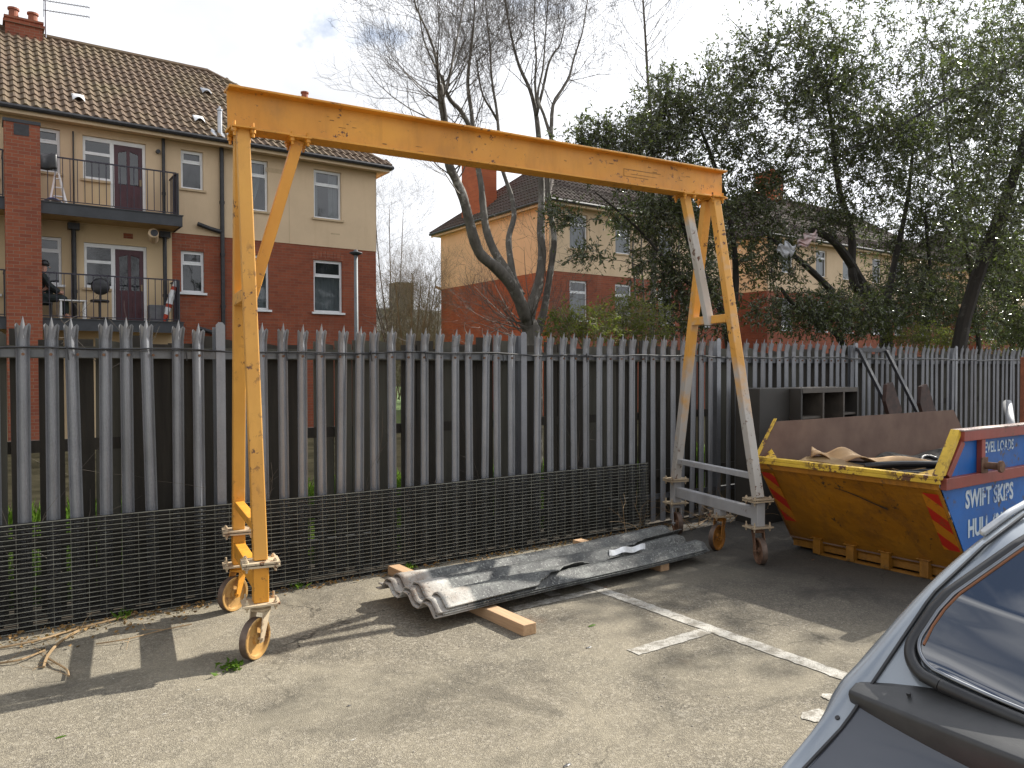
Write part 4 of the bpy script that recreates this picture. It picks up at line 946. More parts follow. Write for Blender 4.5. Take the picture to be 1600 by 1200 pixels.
pipe([(4.55, YH - .09, 5.42), (4.85, YH - .09, 5.33), (5.12, YH - .09, 5.27)], .055, col=False); pipe([(4.55, YH - .09, 2.75), (4.85, YH - .09, 2.66), (5.12, YH - .09, 2.6)], .055, col=False)
m_ = MB(); m_.lathe((3.40, YH - .72, 4.98), [(.0, .0), (.11, .0), (.12, .02), (.12, .42), (0, .42)], 16, (.15, .95, -.2)); m_.build('flue_duct', CREAM, H1)
m_ = MB(); m_.lathe((3.42, YH - .735, 4.98), [(.0, .0), (.085, .0), (.085, .02), (0, .02)], 16, (.15, .95, -.2)); m_.build('flue_grille', BLACKM, H1)
m_ = MB(); m_.cyl((3.64, YH - .001, 7.12), (3.64, YH - .10, 7.12), .05, 12); m_.build('vent', BLACKM, H1)
FLUE = M_var('bright_flue_metal', (.5, .51, .53), (.35, .36, .38), 6, .3, .8, 0)
m_ = MB(); m_.cyl((5.09, YH - .22, 7.5), (5.09, YH - .22, 8.35), .06, 12); m_.cyl((5.09, YH - .22, 8.36), (5.09, YH - .22, 8.40), .075, 12); m_.cyl((5.09, YH - .22, 8.405), (5.09, YH - .22, 8.47), .03, 8); m_.build('flue', FLUE, H1)
m_ = MB(); m_.grid(lambda a, c: (4.85 + .55 * a, YH - .42 + .3 * c, 7.64 + .24 * c + .02 * math.sin(a * 17)), 22, 3); m_.build('flashing', FLUE, H1, solid=.004)
for (u_, v_) in ((122, 157), (311, 190), (322, 146)):
    d_ = ray(u_, v_); sl = (10.75 - 7.57) / ((YH + 28.3) / 2 - (YH - .42)); t_ = (7.57 + .06 - EYE + sl * -(YH - .42)) / (d_.z - sl * d_.y); P = Vector((0, 0, EYE)) + d_ * t_
    m_ = MB(); m_.grid(lambda a, c: (P.x - .12 + .26 * a, P.y - .1 + .3 * c, P.z - .04 + .24 * c + .09 * math.sin(math.pi * a) * (1.15 - c)), 8, 4); m_.build('roof_vent', WHITE if v_ != 146 else FLUE, H1, smooth=True, solid=.01)
# movement joint, air bricks
m_ = MB(); m_.box((6.95, YH - .0145, 5.16), (6.962, YH - .0125, 7.44)); m_.box((6.3, YH - .0145, 5.42), (6.62, YH - .0125, 5.46)); m_.box((8.15, YH - .0145, 5.52), (8.42, YH - .0125, 5.56)); m_.build('joint', SILL, H1)
m_ = MB(); [m_.box((6.32 + k * .035, YH - .0165, 7.02), (6.34 + k * .035, YH - .0125, 7.14)) for k in range(22)]; m_.build('air_bricks', SILL, H1)
m_ = MB(); m_.box((4.42, YH - .004, 4.92), (4.64, YH - .001, 5.05)); m_.box((2.85, YH - .004, 4.9), (3.06, YH - .001, 5.03)); m_.build('air_bricks', BRKP, H1)
for (a, c, z) in ((4.16, 4.72, 4.72), (5.57, 6.39, 4.77), (7.64, 8.49, 4.77)):     # soldier arches
    m_ = MB(); N_ = 9
    for i in range(N_):
        t0, t1 = i / N_ + .008, (i + 1) / N_ - .008; f = lambda t_: .05 * math.sin(math.pi * t_)
        m_.prism([(a - .04 + (c - a + .08) * t0, YH - .006, z + .005 + f(t0)), (a - .04 + (c - a + .08) * t1, YH - .006, z + .005 + f(t1)), (a - .05 + (c - a + .10) * t1, YH - .006, z + .20 + f(t1)), (a - .05 + (c - a + .10) * t0, YH - .006, z + .20 + f(t0))], (0, .005, 0))
    m_.build('arch', BRKP, H1)
# television aerial
ALU = M_var('aerial_metal', (.18, .18, .20), (.12, .12, .14), 5, .4, .7, 0)
m_ = MB(); p0 = Vector((1.50, 24.3, 10.7)); m_.tube([p0, p0 + Vector((0, 0, 1.0))], .02, 6)
for zz in (.72, .98):
    q0 = p0 + Vector((-.05, -.02, zz)); q1 = p0 + Vector((1.0, -.55, zz - .12)); m_.tube([q0, q1], .012, 5)
    for k in range(14): c = q0.lerp(q1, .12 + k * .065); m_.tube([c + Vector((-.05, -.09, 0)), c + Vector((.05, .09, 0))], .005, 4)
    m_.tube([q0 + Vector((0, 0, -.18)), q0 + Vector((0, 0, .18))], .01, 4)
m_.build('aerial', ALU, H1, recalc=False)

w2 = [(17.32, 18.16, 6.02, 7.27, 'full'), (19.52, 20.35, 6.02, 7.27, 'full'), (17.32, 18.16, 3.45, 4.88, 'half'), (19.52, 20.37, 3.45, 4.88, None), (21.8, 22.6, 6.02, 7.27, 'full'), (21.8, 22.6, 3.45, 4.88, None), (23.9, 24.7, 6.02, 7.27, None), (23.9, 24.7, 3.45, 4.88, None)]
H2 = house('semi_detached_house', 16.4, 25.6, 21.3, 29.0, 'peach gabled brick house with tall orange chimney behind the bare multi-stemmed tree', w2, BRK, CREAM, (BRKG, PEACH), TILEB, hip=3.7, zr=10.6)
chimney(H2, 16.55, 17.25, 25.9, 27.5, 7.4, 10.9, [(16.9, 26.3, .3), (16.9, 27.1, .3)], BRKG)
m_ = MB(); m_.tube([(16.35, 28.9, 5.15), (16.1, 28.95, 5.25)], .06, 8); m_.build('overflow_pipe', SILL, H2)
w3 = []
for x in (29.6, 32.2, 34.4, 37.0, 39.2, 41.8): w3 += [(x, x + .85, 6.02, 7.27, 'full' if x < 35 else None), (x, x + .85, 3.45, 4.88, None)]
H3 = house('terraced_house', 28.6, 44, 21.3, 29.0, 'far brick and cream house block glimpsed through the evergreen leaves', w3, BRK, CREAM, (BRKGD, CREAM), TILEB, hip=3.7, zr=10.6)
chimney(H3, 33.5, 34.3, 24.6, 25.8, 9.5, 11.9, [(33.9, 25, .3)], BRKG)
w4 = []
for x in (49.5, 52, 55, 58, 61): w4 += [(x, x + .85, 6.02, 7.27, None), (x, x + .85, 3.45, 4.88, None)]
H4 = house('terraced_house', 48.4, 66, 21.3, 29.0, 'farthest brick and cream house block almost hidden by leaves at the right edge', w4, BRK, CREAM, (BRKGD, CREAM), TILEB, hip=3.7, zr=10.6)
# distant house and chimney between the blocks
DB = M_var('hazy_brown_stone', (.13, .105, .085), (.19, .155, .125), 1, .9, 0, 0)
dh = thing('distant_house', (24, 70, 0), 'small far brown stone house with a broad chimney between the two blocks', 'house')
c = at(634, 470, 70)
m_ = MB(); m_.box((c.x - 9, 68, 0), (c.x + 9, 76, 5.4)); m_.build('wall', DB, dh)
m_ = MB(); m_.prism([(c.x - 9.3, 67.6, 5.4), (c.x - 9.3, 76.4, 5.4), (c.x - 9.3, 72, 8.0)], (18.6, 0, 0)); m_.build('roof', M_var('hazy_slate', (.10, .095, .09), (.13, .125, .12), 1, .9, 0, 0), dh)
m_ = MB(); m_.box((c.x - .9, 70, 6.4), (c.x + .9, 72, at(634, 441, 70).z)); m_.build('chimney', DB, dh)

# ------------------------------------------------------------------ things on the balconies
def lpos(u_, v_, Y): return at(u_, v_, Y)
ZL, ZU = 2.83, 5.42
oc = thing('office_chair', (2.25, 20.2, ZL), 'black office chair with oval back on the lower balcony', 'chair')
p0 = Vector((2.27, 20.15, ZL))
m_ = MB(); m_.lathe(p0 + Vector((0, 0, .80)), [(0, -.02), (.17, -.02), (.20, 0), (.17, .025), (0, .03)], 20, (0, -1, .1)); o_ = m_.build('backrest', BLACKPL, oc, smooth=True)
m_ = MB(); m_.lathe(p0 + Vector((0, .16, .47)), [(0, -.03), (.19, -.03), (.21, 0), (.19, .03), (0, .03)], 20); m_.build('seat', BLACKPL, oc, smooth=True)
m_ = MB(); m_.cyl(p0 + Vector((0, .16, .06)), p0 + Vector((0, .16, .45)), .03, 8); m_.bar(p0 + Vector((0, .03, .5)), p0 + Vector((0, .02, .75)), .05, .02); [m_.tube([p0 + Vector((0, .16, .08)), p0 + Vector((.25 * math.cos(a), .16 + .25 * math.sin(a), .04))], .02, 6) for a in (0, 1.26, 2.5, 3.8, 5)]; m_.build('base', BLACKPL, oc)
tb = thing('plastic_table', (1.75, 20.2, ZL), 'pale plastic table beside the seated person on the lower balcony', 'table')
m_ = MB(); m_.box((1.42, 19.98, ZL + .42), (1.98, 20.42, ZL + .45)); m_.build('tabletop', WHITE, tb, bevel=.008)
for a_, b_ in ((1.46, 20.02), (1.94, 20.02), (1.46, 20.38), (1.94, 20.38)): m_ = MB(); m_.box((a_ - .02, b_ - .02, ZL), (a_ + .02, b_ + .02, ZL + .419)); m_.build('leg', WHITE, tb)
m_ = MB(); m_.box((3.30, 20.05, ZL), (3.72, 20.35, ZL + .42)); tag(m_.build('storage_box', M_var('grey_plastic', (.10, .10, .105), (.14, .14, .15), 8, .6), bevel=.01), 'grey plastic storage box at the right end of the lower balcony', 'box')
ps = MB(); a0, a1 = Vector((3.62, 20.0, ZL + .02)), Vector((3.90, 20.0, ZL + 1.05)); 
for i in range(12):
    t0, t1 = i / 12, (i + 1) / 12; ps.cm = 0 if i in (0, 1, 4, 9) else 1; ps.tube([a0.lerp(a1, t0), a0.lerp(a1, t1)], [.03 + .045 * math.sin(math.pi * t0) + .008 * (i % 2), .03 + .045 * math.sin(math.pi * t1)], 8)
tag(ps.build('folded_parasol', [M_var('red_cloth', (.5, .06, .03), (.4, .05, .02), 5, .8), WHITE], None), 'folded red and white parasol leaning in the corner of the lower balcony', 'parasol')
sl = thing('stepladder', (1.5, 20.3, ZU), 'white stepladder standing open on the upper balcony', 'ladder')
for a_, b_ in ((1.27, 1.40), (1.62, 1.46)):
    for dy in (0, .3): m_ = MB(); m_.bar((a_, 20.1 + dy, ZU), (b_, 20.2 + dy * .3, ZU + .75), .035, .02); m_.build('side_rail', WHITE, sl)
for z in (.2, .4, .6): m_ = MB(); m_.box((1.33 + .1 * z, 20.12 + .05 * z, ZU + z), (1.58 - .16 * z, 20.2 + .05 * z, ZU + z + .02)); m_.build('step', WHITE, sl)
m_ = MB(); m_.grid(lambda a, c: (1.06 + .34 * a, YH - .92 - .03 * math.sin(c * 3) - .02 * math.sin(a * 9) * c, ZU + 1.07 - .36 * c - .02 * math.sin(a * 5)), 10, 6); tag(m_.build('black_cloth', BLACKM, None, solid=.015, smooth=True), 'black cloth hung over the upper balcony rail beside the brick pier', 'cloth')
m_ = MB(); m_.grid(lambda a, c: (1.1 + .45 * a, 20.0 + .3 * c, ZU + .12 * math.sin(math.pi * a) * (1 - .3 * c) + .02), 8, 4); tag(m_.build('tarpaulin', M_var('blue_tarp', (.02, .05, .25), (.4, .45, .5), 6, .5), None, solid=.01, smooth=True), 'small blue and white tarpaulin heaped on the upper balcony floor', 'tarpaulin')

def skin_body(name, verts, edges, radii, root, mat, parent, lv=1):
    me = bpy.data.meshes.new(name); o = bpy.data.objects.new(name, me); COL.objects.link(o); o.parent = parent
    me.from_pydata([tuple(Vector(v_) ) for v_ in verts], edges, []); me.materials.append(mat)
    md = o.modifiers.new('sk', 'SKIN')
    for i, r_ in enumerate(radii): me.skin_vertices[0].data[i].radius = (r_, r_) if not isinstance(r_, tuple) else r_; me.skin_vertices[0].data[i].use_root = (i == root)
    o.modifiers.new('ss', 'SUBSURF').levels = lv; o.modifiers['ss'].render_levels = lv; return o
pe = thing('person', (1.10, 20.3, ZL), 'person in dark coat and cap sitting on the lower balcony beside the brick pier', 'person')
SKIN = M_var('skin', (.48, .26, .19), (.42, .22, .16), 9, .6, 0, 0); COAT = M_var('dark_green_coat', (.015, .022, .022), (.03, .04, .04), 8, .85)
V = [(0, 0, .50), (.0, 0, .72), (.01, 0, .95), (.03, 0, 1.06), (.05, 0, 1.14), (.06, 0, 1.24), (.02, -.17, .98), (.14, -.21, .76), (.36, -.14, .62), (.44, -.12, .61), (.02, .17, .98), (.14, .21, .76), (.36, .14, .62), (.44, .12, .61), (.06, -.10, .49), (.46, -.11, .50), (.47, -.11, .10), (.58, -.11, .05), (.06, .10, .49), (.46, .11, .50), (.47, .11, .10), (.58, .11, .05)]
E_ = [(0, 1), (1, 2), (2, 3), (3, 4), (4, 5), (2, 6), (6, 7), (7, 8), (8, 9), (2, 10), (10, 11), (11, 12), (12, 13), (0, 14), (14, 15), (15, 16), (16, 17), (0, 18), (18, 19), (19, 20), (20, 21)]
RR = [.14, .14, .15, .06, .075, .08, .07, .055, .042, .04, .07, .055, .042, .04, .09, .07, .05, .045, .09, .07, .05, .045]
skin_body('body', V, E_, RR, 0, SKIN, pe)
skin_body('coat', [V[i] for i in (0, 1, 2, 6, 7, 8, 10, 11, 12)], [(0, 1), (1, 2), (2, 3), (3, 4), (4, 5), (2, 6), (6, 7), (7, 8)], [.17, .165, .17, .085, .07, .055, .085, .07, .055], 0, COAT, pe)
skin_body('trousers', [V[i] for i in (0, 14, 15, 16, 18, 19, 20)], [(0, 1), (1, 2), (2, 3), (0, 4), (4, 5), (5, 6)], [.16, .105, .085, .065, .105, .085, .065], 0, COAT, pe)
m_ = MB(); pw = pe.location; m_.lathe(pw + Vector((.055, 0, 1.19)), [(0, .17), (.07, .155), (.105, .10), (.112, .05), (.10, .04), (0, .04)], 14); m_.build('cap', BLACKM, pe, smooth=True)
m_ = MB(); m_.lathe(pw + Vector((.16, -.0, 1.19)), [(0, .03), (.012, .015), (.016, 0), (0, -.01)], 8, (1, 0, -.2)); m_.build('nose', SKIN, pe, smooth=True)
for s_ in (-1, 1): m_ = MB(); m_.lathe(pw + Vector((.135, s_ * .035, 1.215)), [(0, .01), (.010, 0), (0, -.01)], 8, (1, 0, 0)); m_.build('eye', BLACKM, pe)
ch = thing('garden_chair', (1.08, 20.3, ZL), 'dark garden chair under the seated person on the lower balcony', 'chair')
m_ = MB(); m_.box((.86, 20.08, ZL + .36), (1.30, 20.52, ZL + .39)); m_.build('seat', BLACKPL, ch)
m_ = MB(); m_.box((.87, 20.08, ZL + .391), (.90, 20.52, ZL + .85)); m_.build('backrest', BLACKPL, ch)
for a_, b_ in ((.88, 20.1), (1.28, 20.1), (.88, 20.5), (1.28, 20.5)): m_ = MB(); m_.box((a_ - .015, b_ - .015, ZL), (a_ + .015, b_ + .015, ZL + .359)); m_.build('leg', BLACKPL, ch)

# ------------------------------------------------------------------ street lamp
lp = thing('street_lamp', (6.01, 14, 0), 'slim galvanised lamp post with small flat head behind the fence', 'street lamp')
ptop = at(556, 399, 14)
m_ = MB(); m_.cyl((ptop.x, 14, 0), (ptop.x, 14, ptop.z), .048, 12, .036); m_.build('pole', M_var('grey_pole', (.17, .18, .19), (.13, .14, .15), 4, .6, 0, 0), lp, smooth=True)
m_ = MB(); m_.lathe((ptop.x, 14, ptop.z), [(0, 0), (.05, 0), (.13, .04), (.125, .055), (.05, .075), (.03, .11), (0, .11)], 16); m_.build('lamp_head', DARKG, lp, smooth=True)

# ------------------------------------------------------------------ vegetation
import numpy as np
rng = np.random.default_rng(11)
def mk_bark(name, c1, c2, c3, sc=9):
    t = NT(name); c = t.mix(t.ramp(t.noise(sc, 6, .65, stretch=(1, 1, .35)), .35, .65), c1, c2); c = t.mix(t.ramp(t.noise(sc * .6, 7, .7), .56, .66), c, c3)
    t.bump(t.noise(sc * 4, 5, .6, stretch=(1, 1, .3)), .6, .01); return t.fin(c, .8)
BARK = mk_bark('grey_ash_bark', (.15, .135, .115), (.065, .057, .047), (.32, .31, .28))
TWIG = M_var('pale_twig', (.075, .062, .05), (.13, .11, .09), 3, .8, 0, 0)
BARKD = mk_bark('dark_evergreen_bark', (.032, .026, .02), (.018, .015, .012), (.07, .065, .055))
TWIGG = M_var('greenish_brown_twig', (.12, .105, .055), (.17, .15, .09), 3, .8, 0, 0)
def mk_leaf(name, c1, c2, c3, rough=.32, tl=.22, spec=.5):
    t = NT(name); f = t.noise(16, 2); c = t.mix(t.ramp(f, .35, .65), c1, c2); c = t.mix(t.ramp(t.noise(1.6, 4), .55, .68), c, c3)
    c = t.mix(t.ramp(t.noise(31, 2), .70, .73), c, (.22, .13, .03))
    t.fin(c, rough); t.b.inputs['Specular IOR Level'].default_value = spec
    tr = t.N('ShaderNodeBsdfTranslucent'); t.L(t.mix(.5, c, (.16, .24, .03)), tr.inputs[0]); mxs = t.N('ShaderNodeMixShader'); mxs.inputs[0].default_value = tl
    t.L(t.b.outputs[0], mxs.inputs[1]); t.L(tr.outputs[0], mxs.inputs[2]); t.L(mxs.outputs[0], t.out.inputs[0]); return t.mat
LEAF = mk_leaf('glossy_evergreen_leaf', (.062, .076, .034), (.10, .11, .046), (.125, .12, .05), .2, .32, 1.0)
LEAFY = mk_leaf('yellow_green_leaf', (.13, .15, .02), (.20, .21, .04), (.10, .13, .02), .5, .4, .3)
GRASSM = mk_leaf('bright_grass', (.06, .13, .012), (.10, .19, .02), (.14, .20, .04), .6, .45, .2)

def leaves_mesh(name, P, D, Ls, Ws, mat, parent, fold=.25):
    """P base points, D directions, one folded pointed leaf each"""
    n_ = len(P); D = D / np.linalg.norm(D, axis=1, keepdims=True)
    rv = rng.normal(size=(n_, 3)); S_ = np.cross(D, rv); S_ /= np.linalg.norm(S_, axis=1, keepdims=True) + 1e-9; U = np.cross(S_, D)
    Ls = Ls[:, None]; Ws = Ws[:, None]
    tip = P + D * Ls - U * Ls * .12; mid = P + D * Ls * .45; l_ = mid + S_ * Ws * .5 + U * Ws * fold; r_ = mid - S_ * Ws * .5 + U * Ws * fold
    V = np.stack([P, l_, tip, r_], axis=1).reshape(-1, 3)
    off = np.zeros(3); q = parent
    while q is not None: off += np.array(q.location); q = q.parent
    V = V - off
    me = bpy.data.meshes.new(name); o = bpy.data.objects.new(name, me); COL.objects.link(o); o.parent = parent; me.materials.append(mat)
    me.vertices.add(n_ * 4); me.vertices.foreach_set('co', V.astype(np.float32).ravel())
    idx = np.arange(n_) * 4
    F_ = np.stack([idx, idx + 1, idx + 2, idx, idx + 2, idx + 3], axis=1).ravel()
    me.loops.add(n_ * 6); me.loops.foreach_set('vertex_index', F_.astype(np.int32))
    me.polygons.add(n_ * 2); me.polygons.foreach_set('loop_start', (np.arange(n_ * 2) * 3).astype(np.int32)); me.update(calc_edges=True); me.validate(); return o

def grow(mb, p, d, ln, r, depth, upw=.25, spread=.6, kids=(3, 5), minr=.0017, seg=5, wob=.16):
    """a wandering branch with children"""
    P = [Vector(p)]; dd = Vector(d).normalized(); dirs = [dd.copy()]
    for i in range(seg):
        dd = (dd + Vector((random.gauss(0, wob), random.gauss(0, wob), random.gauss(0, wob) + upw * .35))).normalized()
        P.append(P[-1] + dd * (ln / seg)); dirs.append(dd.copy())
    mb.tube(P, [max(minr * .7, r * (1 - .75 * i / seg)) for i in range(seg + 1)], 5 if r > .012 else 3, cap=False)
    if depth <= 0: return
    for _ in range(random.randint(*kids)):
        t_ = random.uniform(.2, 1.0); i = min(seg - 1, int(t_ * seg)); q = P[i].lerp(P[i + 1], t_ * seg - i)
        sdv = Vector((random.gauss(0, 1), random.gauss(0, 1), random.gauss(0, 1))); sdv = (sdv - dirs[i] * sdv.dot(dirs[i])).normalized()
        nd = (dirs[i] * (1 - spread * .55) + sdv * spread).normalized()
        grow(mb, q, nd, ln * random.uniform(.42, .72), max(minr, r * (1 - .7 * t_) * .62), depth - 1, upw, spread, kids, minr, seg, wob)
def limb_tree(name, label, base, limbs, mat, tmat, group, twig_cfg, top=True, cat='tree', lsc=.80):
    th = thing(name, base, label, cat, group)
    tr = MB(); cr_ = MB()
    for (P, r0, r1) in limbs:
        r0 *= lsc; r1 *= lsc; Q = smooth_line(P, 3); N_ = len(Q)
        rr = [(r0 + (r1 - r0) * (i / (N_ - 1)) ** .8) * (1 + random.uniform(-.07, .07)) for i in range(N_)]
        tr.tube(Q, rr, 10)
        n_tw, t0, ln, dep, upw, spr = twig_cfg
        for _ in range(n_tw):
            t_ = t0 + (1 - t0) * random.random() ** .8; i = min(N_ - 2, int(t_ * (N_ - 1))); q = Q[i].lerp(Q[i + 1], random.random()); dr = (Q[i + 1] - Q[i]).normalized()
            sdv = Vector((random.gauss(0, 1), random.gauss(0, 1), random.gauss(0, .6))); sdv = (sdv - dr * sdv.dot(dr)).normalized()
            grow(cr_, q, dr * .45 + sdv * spr, ln * random.uniform(.5, 1.15), max(.004, min(.012, rr[i] * .3)), dep, upw, .6)
    tr.build('trunk', mat, th, smooth=True, recalc=False); cr_.build('crown', tmat, th, recalc=False); return th
def px(L_, Y0, Y1): n_ = len(L_); return [at(u_, v_, Y0 + (Y1 - Y0) * i / (n_ - 1)) for i, (u_, v_) in enumerate(L_)]
TY = 9.2; bs = at(832, 545, TY); bs0 = Vector((bs.x, TY, 0))
limbs = [([bs0, Vector((bs.x, TY, 1.2)), at(832, 530, TY), at(824, 503, TY)], .21, .165),
    (px([(830, 520), (822, 498), (812, 470), (797, 443), (775, 418), (753, 400), (742, 378), (733, 345), (724, 310), (712, 280), (702, 258), (696, 210), (694, 185), (690, 160), (687, 132)], TY, TY - .9), .13, .05),
    (px([(687, 140), (681, 90), (668, 50), (650, 10), (640, -30)], TY - .9, TY - 1.2), .028, .008), (px([(690, 160), (702, 120), (712, 70), (722, 20), (730, -30)], TY - .9, TY - .7), .026, .008),
    (px([(824, 500), (806, 455), (790, 422), (772, 392), (760, 360), (755, 325), (752, 290), (747, 262), (741, 215), (736, 170), (731, 135), (733, 100), (738, 60), (741, 20), (742, -40)], TY - .1, TY + .5), .105, .010),
    (px([(741, 225), (733, 197), (719, 172), (705, 158), (695, 138), (690, 118)], TY + .2, TY - .1), .05, .03), (px([(691, 122), (676, 95), (662, 62), (655, 20), (648, -30)], TY - .1, TY - .4), .022, .007),
    (px([(815, 462), (803, 435), (797, 402), (795, 370), (803, 340), (800, 310), (790, 280), (783, 255), (779, 205), (776, 172), (770, 135), (767, 105), (766, 70), (761, 30), (757, -30)], TY, TY + 1.3), .075, .009),
    (px([(778, 190), (768, 172), (755, 150), (748, 120), (745, 95)], TY + .9, TY + .6), .03, .012),
    (px([(826, 500), (834, 468), (842, 440), (847, 400), (845, 362), (846, 320), (846, 285), (842, 217), (837, 175), (828, 140), (812, 105), (802, 70), (792, 20), (785, -30)], TY, TY + .9), .115, .012),
    (px([(838, 180), (848, 140), (857, 100), (866, 82), (876, 68), (884, 30)], TY + .5, TY + .2), .035, .010), (px([(840, 175), (836, 130), (838, 90), (834, 40), (838, -30)], TY + .6, TY + 1.), .032, .009),
    (px([(836, 528), (848, 495), (855, 455), (862, 410), (866, 370), (858, 322), (856, 285), (861, 217), (864, 165), (878, 140), (890, 118), (897, 90), (910, 50), (918, 0)], TY + .1, TY + .3), .085, .010),
    (px([(861, 215), (850, 180), (840, 150), (848, 110), (852, 60), (856, 0)], TY + .2, TY + .8), .04, .009)]
limb_tree('bare_tree', 'large bare multi-stemmed tree with pale grey limbs forking just behind the middle of the fence', bs0, limbs, BARK, TWIG, 'bare trees behind the fence', (17, .56, 1.25, 3, .35, .75))
# twigs hanging low by the left limb
Y2 = 17
b2 = at(1018, 540, Y2); b20 = Vector((b2.x, Y2, 0))
limb_tree('bare_tree', 'tall slim bare tree with one straight stem rising above the evergreen foliage', b20, [([b20, b2] + px([(1022, 400), (1020, 300), (1018, 200), (1012, 120), (1008, 50), (1002, -40)], Y2, Y2), .15, .03)], BARK, TWIG, 'bare trees behind the fence', (34, .45, 2.6, 3, .5, .7))
for (u_, Y_, s_, lb, tp_) in ((614, 31, 1.0, 'bare sapling close beside the end wall of the balcony block', 285), (640, 26, 1.0, 'bare spreading tree in the middle of the gap between the two housing blocks', 410), (672, 30, 1.0, 'bare bushy tree at the left of the peach gabled house', 440)):
    q = at(u_, 545, Y_); q0 = Vector((q.x, Y_, 0)); ht = at(u_, tp_, Y_).z
    lm = []
    for k in range(5):
        a = random.uniform(0, 6.28); sp_ = random.uniform(.05, .22) * ht
        lm.append(([q0, q0 + Vector((sp_ * .2 * math.cos(a), sp_ * .2 * math.sin(a), ht * .28)), q0 + Vector((sp_ * .7 * math.cos(a), sp_ * .7 * math.sin(a), ht * .6)), q0 + Vector((sp_ * math.cos(a), sp_ * math.sin(a), ht * .92))], .07, .015))
    limb_tree('bare_tree', lb, q0, lm, TWIGG if u_ != 614 else TWIG, TWIGG if u_ != 614 else TWIG, 'bare trees between the housing blocks', (26, .18, ht * .25, 3, .3, .8))
# thin birch-like stems between the trees
for i, (u_, Y_) in enumerate(((990, 12.5), (1003, 13), (1037, 13.5), (1062, 12))):
    q0 = Vector((at(u_, 540, Y_).x, Y_, 0)); lm = [([q0] + px([(u_ + 3, 470), (u_ - 2, 400), (u_ + 4, 320), (u_ + 1, 250)], Y_, Y_), .045, .012)]
    limb_tree('bare_sapling', ['thin pale bare stem leftmost of four, right of the peach gabled house windows', 'thin pale bare stem standing close right of its twin beside the brick house', 'thin pale bare stem straight under the right part of the yellow beam', 'thin pale bare stem nearest the right legs of the yellow crane'][i], q0, lm, BARK, TWIG, 'thin bare stems', (10, .3, .9, 2, .4, .8))

def evergreen(name, label, base, trunks, ells, n_att, leaf_per, mat=LEAF, bark=BARKD, lsize=(.050, .095), cat='tree', group='evergreen trees behind the fence', twr=.0035, spread=.20, up=False):
    """ells: (centre, (rx, ry, rz), weight); twigs join the nearest wood, leaves sit on the twigs"""
    th = thing(name, base, label, cat, group)
    nodes = []; tr = MB()
    for (P, r0, r1) in trunks:
        Q = smooth_line(P, 4); N_ = len(Q)
        tr.tube(Q, [(r0 + (r1 - r0) * (i / (N_ - 1)) ** .8) * (1 + random.uniform(-.08, .08)) for i in range(N_)], 9); nodes += [tuple(q) for q in Q[len(Q) // 4:]]
    A = []; wsum = sum(e[2] for e in ells)
    for c, r_, w_ in ells:
        k = int(n_att * w_ / wsum); d = rng.normal(size=(k, 3)); d /= np.linalg.norm(d, axis=1, keepdims=True); rad = rng.random((k, 1)) ** .48 * 1.08
        A.append(np.array(c) + d * rad * np.array(r_))
    A = np.concatenate(A)
    # clumping: drop points where a low frequency pattern is low
    ph = np.sin(A[:, 0] * 2.9 + 1.3 * np.sin(A[:, 2] * 2.1)) + np.sin(A[:, 2] * 3.7 + 1.7 * np.sin(A[:, 1] * 2.3)) + np.sin(A[:, 1] * 3.1 + A[:, 0] * 1.2)
    A = A[ph > -1.45 + rng.normal(size=len(A)) * .5]
    A = A[A[:, 2] > .25]
    c0 = np.array(nodes).mean(axis=0); A = A[np.argsort(np.linalg.norm(A - c0, axis=1))]
    N = np.zeros((len(nodes) + 4 * len(A), 3)); cnt = len(nodes); N[:cnt] = np.array(nodes)
    isn = np.zeros(len(N), bool); LP = []; LD = []
    for a in A:
        dv = N[:cnt] - a; dd = np.sqrt((dv ** 2).sum(1)); j = int(dd.argmin()); p = N[j]; ln = dd[j]
        if ln < .04: continue
        k = 3 if ln > .3 else 2; pts = [Vector(p)]; sag = Vector((0, 0, 1)) * ln * random.uniform(-.05, .22); sd_ = Vector((random.gauss(0, .08), random.gauss(0, .08), random.gauss(0, .05))) * ln
        for i in range(1, k + 1):
            t_ = i / k; q = Vector(p).lerp(Vector(a), t_) + (sag + sd_) * (4 * t_ * (1 - t_)) * .6; pts.append(q); N[cnt] = tuple(q); cnt += 1
        r_ = twr + .011 * min(ln, 1.4)
        tr_ = r_; tr.tube(pts, [r_ * (1 - .6 * i / k) for i in range(k + 1)], 4 if r_ > .008 else 3, cap=False)
        # leafy sprays: leaves alternate along the last part
        m_ = max(4, int(leaf_per * random.uniform(.4, 1.5))); e = np.array(pts[-1]); s0 = np.array(pts[-2]); ax = e - s0; ax /= np.linalg.norm(ax) + 1e-9
        nsp = 3
        for _ in range(nsp):
            sdir = ax * .8 + rng.normal(size=3) * .55 + np.array((0, 0, .1)); sdir /= np.linalg.norm(sdir); sl_ = spread * random.uniform(.7, 1.7); st_ = s0 + (e - s0) * random.uniform(.3, 1)
            tr.tube([Vector(st_), Vector(st_ + sdir * sl_)], [.003, .0015], 3, cap=False)
            kk = m_ // nsp; tt = rng.random((kk, 1)); LP.append(st_ + sdir * sl_ * tt + rng.normal(size=(kk, 3)) * .008)
            dl = sdir * .55 + rng.normal(size=(kk, 3)) * .55 + np.array((0, 0, -.18)); LD.append(dl)
    tr.build('trunk', bark, th, recalc=False)
    LP = np.concatenate(LP); LD = np.concatenate(LD); n_ = len(LP); Ls = rng.uniform(lsize[0], lsize[1], n_); leaves_mesh('crown', LP, LD, Ls, Ls * rng.uniform(.30, .42, n_), mat, th)
    return th
def el(u_, v_, Y, ru, rv, ry, w_):
    c = at(u_, v_, Y); s_ = (c - Vector((0, 0, EYE))).dot(fw) / F; return (tuple(c), (ru * s_, ry, rv * s_), w_)
